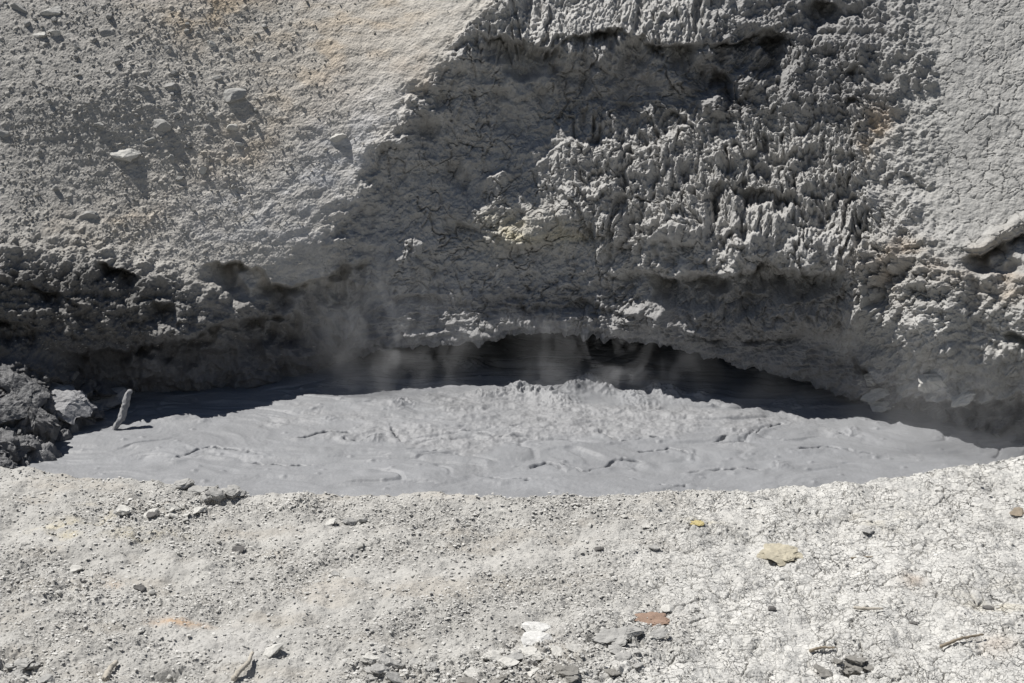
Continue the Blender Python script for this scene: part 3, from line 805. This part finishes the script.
# crust tears: thin dark winding lines with a raised lip
for pts in [[(566, 466), (582, 470), (600, 467), (612, 460), (622, 457), (640, 459)], [(716, 440), (732, 435), (748, 433), (762, 427), (782, 422)], [(740, 441), (760, 430)], [(484, 474), (500, 477), (528, 478)],
            [(662, 484), (685, 484)], [(345, 437), (360, 440), (372, 436)], [(392, 428), (402, 440)], [(255, 460), (290, 463), (310, 462)], [(180, 455), (210, 445), (260, 452)], [(600, 430), (620, 440), (660, 436)], [(840, 432), (855, 434)], [(560, 468), (548, 462), (530, 466)], [(470, 430), (500, 436), (520, 433)], [(690, 470), (720, 466), (760, 468)], [(420, 452), (440, 450)], [(300, 436), (330, 430), (350, 432)], [(640, 450), (668, 446), (690, 452)], [(800, 450), (830, 446), (870, 452)]]:
    W = [pt_on(px, py, 0.03) for px, py in pts]
    dmin = np.full(mX.shape, 9.0); sg = np.zeros_like(mX)
    jx = mX + 0.05 * fbm(mX * 6, mY * 6, 3, 521); jy = mY + 0.06 * fbm(mX * 6 + 5, mY * 6, 3, 523)
    for (ax_, ay), (bx, by) in zip(W[:-1], W[1:]):
        tx, ty = bx - ax_, by - ay; L = tx * tx + ty * ty
        tq = np.clip(((jx - ax_) * tx + (jy - ay) * ty) / L, 0, 1)
        dx, dy = jx - ax_ - tq * tx, jy - ay - tq * ty
        d = np.hypot(dx, dy)
        sg = np.where(d < dmin, np.sign(-tx * dy + ty * dx), sg); dmin = np.minimum(dmin, d)
    H -= 0.08 * np.exp(-(dmin / 0.016) ** 2) * (0.25 + 0.75 * smooth(fbm(mX * 8, mY * 8, 2, 525), -0.2, 0.2))
    H += 0.012 * np.exp(-((dmin - 0.05 - 0.02 * sg) / 0.05) ** 2) * (sg > 0)
rr = np.hypot(mX, mY - 14)
mud = props(sheet('mud_pool', np.stack([mX, mY, H], -1), M_mud, CM), kind='structure', label='smooth grey boiling mud filling the crater')
MUDH = H

# ------------------------------------------------------------------ stones
def icos(sub=1):
    import bmesh
    bm = bmesh.new(); bmesh.ops.create_icosphere(bm, subdivisions=sub, radius=1.0)
    V = np.array([v.co[:] for v in bm.verts]); F = np.array([[v.index for v in f.verts] for f in bm.faces]); bm.free()
    return V, F
IC1, IC2, IC3, IC4 = icos(1), icos(2), icos(3), icos(4)


def rock_shape(ic, r, rough=0.25, planes=7, power=0.7):
    """angular stone: sphere cut by random planes, then roughened"""
    V = ic[0].copy()
    V = np.sign(V) * np.abs(V) ** power
    for _ in range(planes):
        n = r.normal(size=3); n /= np.linalg.norm(n)
        k = r.uniform(0.38, 0.8)
        d = V @ n; over = np.clip(d - k, 0, None)
        V -= over[:, None] * n * 0.92
    off = r.uniform(0, 50, 3)
    f = fbm(V[:, 0] * 2.2 + off[0] + V[:, 2], V[:, 1] * 2.2 + off[1] - V[:, 2] * 0.7, 4, int(off[2]))
    V *= (1 + rough * f)[:, None]
    return V


def _view(Pq):
    dy, dz = Pq[..., 1], Pq[..., 2] - CAM_Z
    depth = dy * math.cos(PITCH) - dz * math.sin(PITCH)
    return 512 + FPX * Pq[..., 0] / depth, 341.5 - FPX * (dy * math.sin(PITCH) + dz * math.cos(PITCH)) / depth, depth
_PW = WALLP[NCAVE:NCAVE + NF:2, ::2]; _NW = Nb[NCAVE:NCAVE + NF:2, ::2]; _PG = G[nbk:nbk + NY - NB:2, ::2]
_VW, _VG = _view(_PW), _view(_PG)


def place_on(px, py, where):
    """the point of the built surface that is seen at a picture point, and its normal"""
    Pq, (u, w_, depth) = (_PW, _VW) if where == 'wall' else (_PG, _VG)
    k = np.argmin((u - px) ** 2 + (w_ - py) ** 2)
    r_, c_ = np.unravel_index(k, u.shape)
    n = _NW[r_, c_] if where == 'wall' else np.array([0, 0, 1.0])
    return Vector(Pq[r_, c_]), Vector(n), depth[r_, c_]


def stone(name, px, py, wpx, hpx, where, mat, label, cat='stone', group=None, depthf=0.8, rot=0, seed=0, ic=IC3, rough=0.25, sink=0.25, planes=9, upright=0.55):
    p, n, dep = place_on(px, py + hpx * 0.35, where)
    w_big = where == 'ground' and wpx > 40 and mat is M_rock_grey
    if w_big: rough, planes, depthf = 0.8, 5, 0.6
    crusty = mat in (M_tan, M_rust, M_yellow)
    if crusty: planes, rough, ic = 0, 0.8, IC4
    r_ = np.random.default_rng(seed + int(px * 7 + py * 13))
    V = rock_shape(ic, r_, rough, planes, 1.0 if crusty or w_big else 0.7)
    V -= (V.max(0) + V.min(0)) / 2
    V /= (V.max(0) - V.min(0)) / 2
    w = wpx / FPX * dep / 2; h = hpx / FPX * dep / 2
    if where == 'ground': h = max((0.16 if crusty else 0.30) * w, h - 0.42 * w * depthf)
    V = V * np.array([w, w * depthf, h])
    me = raw_mesh(name, V, ic[1], mat, False)
    o = bpy.data.objects.new(name, me); col.objects.link(o)
    o.location = p + n * (h * (1 - 2 * sink))
    tilt = n.lerp(Vector((0, 0, 1)), upright).normalized() if where == 'wall' else Vector((0, 0, 1))
    q = Vector((0, 0, 1)).rotation_difference(tilt)
    o.rotation_mode = 'QUATERNION'
    yaxis = Matrix.Rotation(R(rot), 4, Vector((0, 1, 0))).to_quaternion()
    o.rotation_quaternion = yaxis @ q if where == 'wall' else yaxis
    props(o, label, cat, group)
    return o


ST = [
 # px, py, w, h, rot, material, label
 (124, 151, 35, 11, 3, M_rock_pale, 'flat pale slab jutting from the left slope above its own black shadow'),
 (228, 92, 38, 13, -22, M_rock_grey, 'long slanted grey rock, largest on the upper part of the left slope'),
 (161, 121, 24, 12, -6, M_rock_grey, 'blocky grey rock just above and right of the flat slab'),
 (150, 137, 14, 7, -10, M_rock_grey, 'small grey rock at the upper right corner of the flat slab'),
 (54, 31, 14, 9, 5, M_rock_pale, 'pale angular stone with a black shadow near the upper left corner'),
 (39, 34, 16, 5, -12, M_rock_pale, 'thin pale stone left of the angular one near the upper left corner'),
 (51, 8, 22, 8, -8, M_rock_pale, 'pale flat stone at the top edge near the upper left corner'),
 (20, 4, 18, 9, 10, M_rock_grey, 'grey stone cut by the top edge in the left corner'),
 (108, 31, 14, 8, 5, M_rock_grey, 'grey stone beside the pebble cluster at the top left'),
 (78, 44, 9, 7, 0, M_rock_grey, 'small round bluish stone below the top left corner stones'),
 (171, 83, 16, 8, 0, M_rock_grey, 'wedge shaped stone between the long slanted rock and the pebbles to its left'),
 (77, 73, 9, 5, 0, M_rock_grey, 'lone small stone on bare slope at the far left'),
 (212, 42, 10, 9, 8, M_rock_pale, 'roundish pale stone upper middle of the left slope'),
 (196, 53, 8, 12, 15, M_rock_grey, 'upright narrow stone left of the roundish pale one'),
 (231, 55, 7, 8, 0, M_rock_pale, 'small pale stone right of the roundish pale one'),
 (225, 33, 9, 6, 0, M_rock_pale, 'small pale stone above the roundish pale one'),
 (167, 46, 10, 6, 0, M_rock_grey, 'small dark grey stone left of the upright narrow stone'),
 (217, 76, 11, 7, 0, M_rock_grey, 'grey lump directly above the long slanted rock'),
 (212, 114, 12, 10, 20, M_rock_grey, 'dark tilted stone under the long slanted rock'),
 (207, 125, 10, 7, 0, M_rock_grey, 'small grey stone just below the dark tilted stone'),
 (233, 125, 13, 10, 0, M_rock_pale, 'pale cube-like stone below the long slanted rock'),
 (250, 130, 9, 6, 0, M_rock_grey, 'small stone right of the pale cube-like stone'),
 (240, 142, 11, 6, 0, M_rock_pale, 'pale stone below the pale cube-like stone'),
 (203, 168, 9, 12, 0, M_rock_pale, 'upright pale stone alone on the middle left slope'),
 (171, 156, 9, 10, 10, M_rock_grey, 'grey stone right of and below the flat slab'),
 (98, 123, 12, 7, 0, M_rock_grey, 'grey stone left of the blocky rock above the flat slab'),
 (124, 80, 9, 6, 0, M_rock_grey, 'leftmost stone of the row of dark stones above the blocky rock'),
 (141, 86, 13, 7, 6, M_rock_grey, 'flat stone in the row of dark stones above the blocky rock'),
 (90, 211, 18, 8, 10, M_rock_grey, 'stone on the lower left slope above the crumbling edge'),
 (3, 131, 12, 9, 0, M_rock_grey, 'stone cut by the left edge with a dark shadow'),
 (194, 208, 6, 5, 0, M_rock_grey, 'small lowest stone of the string below the upright pale stone'),
 (338, 134, 18, 8, -10, M_rock_pale, 'stone embedded in the pale smooth part of the slope near the crater rim'),
]
for k, (px, py, w_, h_, rot, m, lab) in enumerate(ST):
    stone('rock' if w_ > 20 else 'stone', px, py, w_, h_, 'wall', m, lab, 'rock' if w_ > 20 else 'stone', rot=rot, seed=k, depthf=0.5, sink=0.5, upright=0.7, planes=13, rough=0.3)

# bank
SG = [
 (273, 648, 23, 14, -12, M_rock_pale, 'pale oval stone alone on the bare ground at lower left', 0.05),
 (139, 586, 12, 9, 0, M_rock_dark, 'small dark grey stone on the left part of the bank', 0.1),
 (536, 627, 30, 10, 3, M_rock_white, 'white upper stone of the stacked pair in the lower middle', 0.1),
 (537, 638, 34, 10, -3, M_rock_white, 'white lower stone of the stacked pair in the lower middle', 0.15),
 (612, 634, 44, 18, -8, M_rock_grey, 'large grey clod with a dark underside near the bottom middle', 0.15),
 (630, 628, 26, 16, 0, M_rock_grey, 'grey lump behind the large clod near the bottom middle', 0.15),
 (652, 618, 36, 8, 0, M_rust, 'rust brown flat stone right of the large grey clod', 0.3),
 (512, 655, 22, 12, 0, M_rock_grey, 'rounded grey clod left of and below the white stacked stones', 0.2),
 (782, 550, 52, 16, 0, M_tan, 'tan wrinkled flat stone on the cracked ground at right', 0.35),
 (698, 522, 15, 4, 0, M_yellow, 'tiny yellow flake of stone near the pool edge', 0.3),
 (988, 606, 12, 8, 0, M_rock_dark, 'dark pebble on the cracked ground near the right edge', 0.1),
 (912, 621, 8, 6, 0, M_rock_dark, 'tiny dark round pebble in the lower right', 0.1),
 (772, 607, 9, 7, 0, M_rock_dark, 'small dark pebble right of the rust brown stone', 0.2),
 (330, 521, 15, 9, -25, M_rock_pale, 'tilted whitish stone at the pool edge, right one of two', 0.15),
 (349, 519, 16, 9, 20, M_rock_grey, 'tilted grey stone at the pool edge beside the whitish one', 0.15),
 (364, 519, 10, 8, 0, M_rock_grey, 'small grey stone at the pool edge right of the tilted pair', 0.15),
 (238, 547, 15, 7, 0, M_rock_dark, 'dark stone below the pool edge at left centre', 0.2),
 (153, 513, 14, 9, 0, M_rock_dark, 'dark clod in a hollow near the pool edge at left', 0.15),
 (335, 572, 10, 6, 0, M_rock_grey, 'grey stone in the middle of the left ground', 0.2),
 (73, 568, 18, 9, 0, M_rock_pale, 'pale low stone right of a shadowed hole on the left ground', 0.2),
 (372, 655, 22, 10, 0, M_rock_pale, 'pale clod at the bottom edge left of the broken clods', 0.2),
 (507, 655, 0, 0, 0, None, '', 0),
 (646, 525, 9, 6, 0, M_rock_pale, 'small white stone near the pool edge right of centre', 0.2),
 (668, 607, 14, 7, 0, M_rock_pale, 'small white stone above the rust brown stone', 0.2),
 (1018, 510, 18, 9, 0, M_wood_brown, 'brown clod cut by the right edge of the picture', 0.2),
 (868, 530, 14, 6, 0, M_rock_grey, 'low brownish stone on the cracked crust near the pool', 0.3),
 (598, 547, 10, 7, 0, M_rock_dark, 'dark stone in the middle ground below the pool edge', 0.2),
 (654, 546, 12, 7, 0, M_rock_grey, 'grey crumb pile stone below the small white stone', 0.2),
]
for k, (px, py, w_, h_, rot, m, lab, sk) in enumerate(SG):
    if m is None: continue
    stone('rock' if w_ > 28 else 'stone', px, py, w_, h_, 'ground', m, lab, 'rock' if w_ > 28 else 'stone', rot=rot, seed=100 + k, depthf=0.9, sink=sk, rough=0.38, ic=IC4 if w_ > 20 else IC3, planes=12)

cr_ = np.random.default_rng(9)
for k in range(96):
    cx, cy, sx, sy = [(395, 668, 40, 10), (520, 657, 45, 12), (625, 642, 35, 12), (560, 672, 60, 8), (225, 490, 26, 4), (160, 508, 35, 6), (25, 668, 30, 8), (850, 664, 18, 5)][k % 8]
    px = cr_.normal(cx, sx * .6); py = min(680, cr_.normal(cy, sy * .7)); w_ = cr_.uniform(7, 24)
    stone('clod', px, py, w_, w_ * cr_.uniform(.45, .75), 'ground', [M_rock_grey, M_rock_pale, M_rock_grey, M_clod][k % 4], 'rough grey clod of broken earth on the bank', 'clod', 'broken clods of earth on the bank', rot=cr_.uniform(-25, 25), seed=900 + k, rough=0.6, sink=0.15, planes=8, depthf=0.9)
# dark wet rocks heaped on the left shore
LR = [
 (20, 385, 52, 22, 10, 'dark wet rock high in the heap at the far left shore'),
 (62, 396, 60, 20, -12, 'long mud coated rock lying across the heap on the left shore'),
 (98, 394, 54, 17, -10, 'mud coated rock at the right end of the heap on the left shore'),
 (8, 408, 44, 26, 0, 'dark rock cut by the left edge in the middle of the shore heap'),
 (38, 418, 40, 24, 15, 'dark wet rock in the middle of the shore heap'),
 (68, 410, 30, 16, 0, 'dark rock right of the middle of the shore heap, near the leaning stick'),
 (6, 438, 46, 24, 12, 'dark wet rock low in the heap beside the bank'),
 (30, 440, 22, 14, 0, 'small dark wet rock at the mud edge of the shore heap'),
 (2, 458, 30, 14, 0, 'lowest dark rock of the shore heap, touching the pale bank'),
 (106, 424, 9, 7, 0, 'small pale stone at the foot of the leaning stick'),
]
for k, (px, py, w_, h_, rot, lab) in enumerate(LR):
    stone('shore_rock', px, py, w_ * 1.1, h_ * 1.15, 'wall', M_rock_wet if k not in (1, 2, 9) else M_mudcoat, lab, 'rock', rot=rot, seed=300 + k, ic=IC4, rough=0.75, sink=0.35, depthf=0.8, planes=12)
lr_ = np.random.default_rng(5)
for k in range(26):
    px = lr_.uniform(0, 100); py = lr_.uniform(372, 455 - 0.45 * px)
    stone('shore_stone', px, py, lr_.uniform(9, 20), lr_.uniform(6, 13), 'wall', M_rock_wet, 'small dark wet stone in the heap on the left shore', 'rock', 'small stones of the left shore heap', rot=lr_.uniform(-30, 30), seed=700 + k, rough=0.5, sink=0.2, planes=11)
# pale encrusted lumps under the right wall
for k, (px, py, w_, h_, rot, lab) in enumerate([
 (868, 376, 26, 13, 10, 'white encrusted lump under the overhang at right'),
 (876, 392, 30, 9, 8, 'upper thin pale slab of the layered pile at right'),
 (884, 401, 28, 7, 6, 'lower thin pale slab of the layered pile at right'),
 (965, 392, 28, 12, -20, 'bright white lump low on the right wall above the pool'),
 (934, 374, 28, 16, 25, 'broad white encrusted lump on the right buttress')]):
    stone('crust_lump', px, py, w_, h_, 'wall', M_rock_pale, lab, 'rock', rot=rot, seed=500 + k, rough=0.6, sink=0.15, depthf=0.6, ic=IC4, planes=5)


# ------------------------------------------------------------------ sticks
def stick(name, pts, rad, mat, label, where='ground', zoff=None, cat='stick'):
    """a tapered, slightly crooked twig through picture points on the ground"""
    W = []
    for (px, py, lift) in pts:
        p, n, dep = place_on(px, py, where)
        W.append(p + Vector((0, 0, lift)))
    # resample
    W = np.array([w[:] for w in W])
    tt_ = np.linspace(0, len(W) - 1, 26)
    Cn = np.stack([np.interp(tt_, range(len(W)), W[:, k_]) for k_ in range(3)], 1)
    Cn = np.array([Cn[max(0, k_ - 2):k_ + 3].mean(0) for k_ in range(26)])
    Cn += rng.normal(0, rad * 0.10, Cn.shape)
    V = []; F = []
    m_ = 10
    for k_ in range(26):
        tdir = Vector(Cn[min(25, k_ + 1)] - Cn[max(0, k_ - 1)]).normalized()
        a_ = tdir.orthogonal().normalized(); b_ = tdir.cross(a_)
        r0 = rad * (1.0 - 0.45 * k_ / 25) * (1 + 0.12 * math.sin(k_ * 1.7)) * (0.55 if k_ in (0, 25) else 1)
        for j in range(m_):
            an = 2 * math.pi * j / m_
            rj = r0 * (1 + rng.normal(0, 0.07))
            V.append(Cn[k_] + np.array((a_ * math.cos(an) + b_ * math.sin(an))[:]) * rj)
    for k_ in range(25):
        for j in range(m_):
            a0 = k_ * m_ + j; a1_ = k_ * m_ + (j + 1) % m_
            F += [(a0, a1_, a1_ + m_), (a0, a1_ + m_, a0 + m_)]
    V.append(Cn[0]); V.append(Cn[25])
    for j in range(m_):
        F.append((26 * m_, (j + 1) % m_, j)); F.append((26 * m_ + 1, 25 * m_ + j, 25 * m_ + (j + 1) % m_))
    V = np.array(V); org = V.mean(0)
    me = raw_mesh(name, V - org, np.array(F), mat, True)
    o = bpy.data.objects.new(name, me); col.objects.link(o); o.location = org
    return props(o, label, cat)

stick('stick', [(106, 683, .03), (111, 673, .035), (118, 664, .03)], 0.024, M_wood, 'pale stub of wood at the bottom edge near the left corner')
stick('stick', [(231, 684, .03), (243, 674, .05), (250, 668, .05), (254, 656, .04)], 0.020, M_wood, 'pale bent stick at the bottom edge, lower left')
stick('stick', [(808, 653, .02), (820, 650, .025), (837, 650, .02)], 0.012, M_wood_brown, 'thin brown twig left of the small burrow at lower right')
stick('stick', [(938, 650, .02), (960, 642, .03), (985, 638, .03)], 0.013, M_wood_brown, 'long thin curved twig near the lower right corner')
stick('stick', [(852, 610, .02), (870, 612, .03), (884, 611, .02)], 0.013, M_wood, 'pale brown twig lying level on the cracked ground')
stick('stick', [(850, 560, .015), (862, 559, .02), (873, 559, .02)], 0.008, M_wood_brown, 'tiny twig near the tan wrinkled stone')
# leaning branch in the mud at the left
def leaning():
    x0, y0_ = pt_on(110, 432, 0.0)
    p0 = Vector((x0, y0_, -0.05))
    kx_, kz_ = ray(133, 390); yy = y0_ + 0.2
    p1 = Vector((float(kx_) * yy, yy, CAM_Z + float(kz_) * yy))
    V = []; F = []; m_ = 14; n_ = 30
    for k_ in range(n_):
        t_ = k_ / (n_ - 1)
        c_ = p0.lerp(p1, t_) + Vector((0.02 * math.sin(t_ * 5), 0, 0.015 * math.sin(t_ * 9)))
        td = (p1 - p0).normalized(); a_ = td.orthogonal().normalized(); b_ = td.cross(a_)
        r0 = (0.018 + 0.020 * math.sin(min(1, t_ * 1.1) * math.pi * .8)) * (0.4 if k_ == n_ - 1 else 1)
        for j in range(m_):
            an = 2 * math.pi * j / m_
            rj = r0 * (1 + 0.22 * math.sin(j * 1.9 + k_ * 0.7) + rng.normal(0, 0.07))
            V.append((c_ + (a_ * math.cos(an) + b_ * math.sin(an)) * rj)[:])
    for k_ in range(n_ - 1):
        for j in range(m_):
            a0 = k_ * m_ + j; a1_ = k_ * m_ + (j + 1) % m_
            F += [(a0, a1_, a1_ + m_), (a0, a1_ + m_, a0 + m_)]
    V.append(tuple(p1)); 
    for j in range(m_): F.append((n_ * m_, (n_ - 1) * m_ + j, (n_ - 1) * m_ + (j + 1) % m_))
    V = np.array(V); org = np.array(p0[:])
    o = bpy.data.objects.new('branch', raw_mesh('branch', V - org, np.array(F), M_mudcoat, True)); col.objects.link(o); o.location = org
    props(o, 'mud coated branch leaning out of the pool at its left end', 'branch')
leaning()

# ------------------------------------------------------------------ loose crumbs: uncountable, one object per surface
def scatter(name, Pq, Nq, prob, count, smin, smax, mat, colr, label, flatten=0.7, var=24):
    prob = np.clip(prob, 0, None).ravel(); prob = prob / prob.sum()
    pick = rng.choice(len(prob), count, p=prob)
    pos = Pq.reshape(-1, 3)[pick] + rng.normal(0, 0.006, (count, 3))
    size = smin * (smax / smin) ** (rng.random(count) ** 2.6)
    base_s = [rock_shape(IC1, rng, 0.3, 5) for _ in range(var)]
    Vs = []; Fs = []; Cs = []; off = 0
    nv = len(base_s[0])
    which = rng.integers(0, var, count)
    ang = rng.random(count) * 2 * math.pi
    sc = np.stack([rng.uniform(.7, 1.3, count), rng.uniform(.6, 1.1, count), rng.uniform(.22, .5, count)], 1) * size[:, None]
    B_ = np.stack(base_s)[which] * sc[:, None, :]
    ca, sa_ = np.cos(ang)[:, None], np.sin(ang)[:, None]
    x = B_[..., 0] * ca - B_[..., 1] * sa_; y = B_[..., 0] * sa_ + B_[..., 1] * ca; z = B_[..., 2]
    V = np.stack([x, y, z], -1) + pos[:, None, :] + np.array([0, 0, 1]) * (size * 0.25)[:, None, None]
    F = (IC1[1][None] + (np.arange(count) * nv)[:, None, None]).reshape(-1, 3)
    cc = np.array(colr)[None] * rng.uniform(0.72, 1.18, (count, 1))
    cc = np.repeat(cc, nv, 0)
    o = bpy.data.objects.new(name, raw_mesh(name, V.reshape(-1, 3), F, mat, False, cc)); col.objects.link(o)
    return props(o, label, None, None, 'stuff')

sl_ = slice(nbk, nbk + NY - NB)
inview = ((gp[sl_] > -60) & (gp[sl_] < 1084)).astype(float)
area = (gY[sl_] / 10) ** 3
gr = scatter('gravel', G[sl_], None, inview * area * (0.10 + 1.0 * lo[sl_] * (0.35 + roughp[sl_]) + 2.5 * clod[sl_]), 62000, 0.0035, 0.019, M_crumb, (0.50, 0.49, 0.465), 'fine pale crumbs covering the bank')
fs = slice(NCAVE, NCAVE + NF)
vis = ((PXa[fs] > -60) & (PXa[fs] < 560)).astype(float)
scatter('slope_gravel', P[fs], None, vis * (left_smooth[fs] * (0.08 + dens[fs]) * (0.4 + smooth(fbm(X[fs] * 2, S[fs] * 2, 3, 611), -0.2, 0.4)) + 0.4 * left_crumb[fs]), 9000, 0.006, 0.022, M_crumb, (0.36, 0.345, 0.315), 'fine grey crumbs covering the left slope')

# countable small stones on the slope and on the bank
protos = [raw_mesh('small_stone', rock_shape(IC2, rng, 0.3, 7) * np.array([1, .8, .6]), IC2[1], M_rock_grey) for _ in range(8)]
protos_p = [raw_mesh('small_stone', rock_shape(IC2, rng, 0.3, 7) * np.array([1, .8, .55]), IC2[1], M_rock_pale) for _ in range(8)]
def strew(n_, Pq, prob, meshes, smin, smax, label, group):
    prob = np.clip(prob, 0, None).ravel(); prob /= prob.sum()
    for k_ in rng.choice(len(prob), n_, p=prob, replace=False):
        o = bpy.data.objects.new('small_stone', meshes[rng.integers(0, len(meshes))])
        s_ = smin * (smax / smin) ** (rng.random() ** 2)
        o.scale = (s_, s_, s_); o.location = Pq.reshape(-1, 3)[k_] + np.array([0, 0, s_ * 0.25])
        o.rotation_euler = (rng.normal(0, .25), rng.normal(0, .25), rng.random() * 6.28)
        col.objects.link(o); props(o, label, 'stone', group)
pxf, pyf = PXa[fs], PYa[fs]
cl = np.exp(-(((pxf - 170) / 70) ** 2 + ((pyf - 80) / 60) ** 2)) + 0.5 * np.exp(-(((pxf - 60) / 70) ** 2 + ((pyf - 30) / 60) ** 2)) + 0.25 * (pxf < 260) * (pyf < 235)
strew(130, P[fs], vis * left_smooth[fs] * (pyf > 2) * (pxf > 0) * cl, protos, 0.022, 0.055, 'small grey stone among many loose ones on the left slope', 'small stones on the left slope')
strew(110, G[sl_], inview * area * (gp[sl_] > 5) * (gp[sl_] < 1015) * (gpy[sl_] < 678) * (gpy[sl_] > 500) * (0.3 + roughp[sl_] * lo[sl_] + clod[sl_]), protos_p, 0.018, 0.045, 'small pale stone among many loose ones on the bank', 'small stones on the bank')

# ------------------------------------------------------------------ steam: real vapour over the hot mud
def steam(name, loc, size, dens_, label, scale=1.6, lo_=0.48, hi_=0.75):
    m = bpy.data.materials.new(name); m.use_nodes = True
    nt = m.node_tree; nt.nodes.clear()
    out = nt.nodes.new('ShaderNodeOutputMaterial')
    pv = nt.nodes.new('ShaderNodeVolumePrincipled')
    pv.inputs['Color'].default_value = (0.95, 0.96, 0.98, 1); pv.inputs['Anisotropy'].default_value = 0.2
    tc = nt.nodes.new('ShaderNodeTexCoord').outputs['Object']
    mp = nt.nodes.new('ShaderNodeMapping'); mp.inputs['Scale'].default_value = (size[0] * scale, size[1] * scale, size[2] * scale * 0.75)
    nt.links.new(tc, mp.inputs['Vector'])
    n = tex_noise(nt, 1.0, 4, 0.6, mp.outputs[0], 1.3)
    mr = nt.nodes.new('ShaderNodeMapRange'); mr.inputs['From Min'].default_value = lo_; mr.inputs['From Max'].default_value = hi_
    nt.links.new(n.outputs['Fac'], mr.inputs['Value'])
    ln = nt.nodes.new('ShaderNodeVectorMath'); ln.operation = 'LENGTH'; nt.links.new(tc, ln.inputs[0])
    fo = nt.nodes.new('ShaderNodeMapRange'); fo.interpolation_type = 'SMOOTHSTEP'
    fo.inputs['From Min'].default_value = 1.0; fo.inputs['From Max'].default_value = 0.05
    fo.inputs['To Min'].default_value = 0; fo.inputs['To Max'].default_value = dens_
    nt.links.new(ln.outputs['Value'], fo.inputs['Value'])
    nt.links.new(math_node(nt, 'MULTIPLY', mr.outputs[0], fo.outputs[0]), pv.inputs['Density'])
    nt.links.new(pv.outputs[0], out.inputs['Volume'])
    o = bpy.data.objects.new(name, raw_mesh(name, IC3[0] * 1.02, IC3[1], m, True)); col.objects.link(o)
    o.location = loc; o.scale = size
    props(o, label, None, None, 'stuff')
steam('steam', (1.0, 15.6, 0.42), (1.9, 0.8, 1.0), 4.0, 'white steam rising from the boiling mud under the middle of the overhang', 1.5, 0.52, 0.80)
steam('steam', (3.2, 15.4, 0.2), (2.0, 0.8, 0.7), 1.2, 'low steam over the mud under the right half of the overhang', 1.6, 0.38, 0.75)
steam('steam', (-1.5, 15.6, 0.6), (1.4, 0.7, 1.3), 2.8, 'thin steam drifting up the wall at the left end of the recess', 1.6, 0.48, 0.80)
steam('steam', (4.7, 13.8, 0.3), (1.6, 0.7, 1.0), 1.3, 'faint steam over the mud at the foot of the right wall', 1.6, 0.38, 0.75)
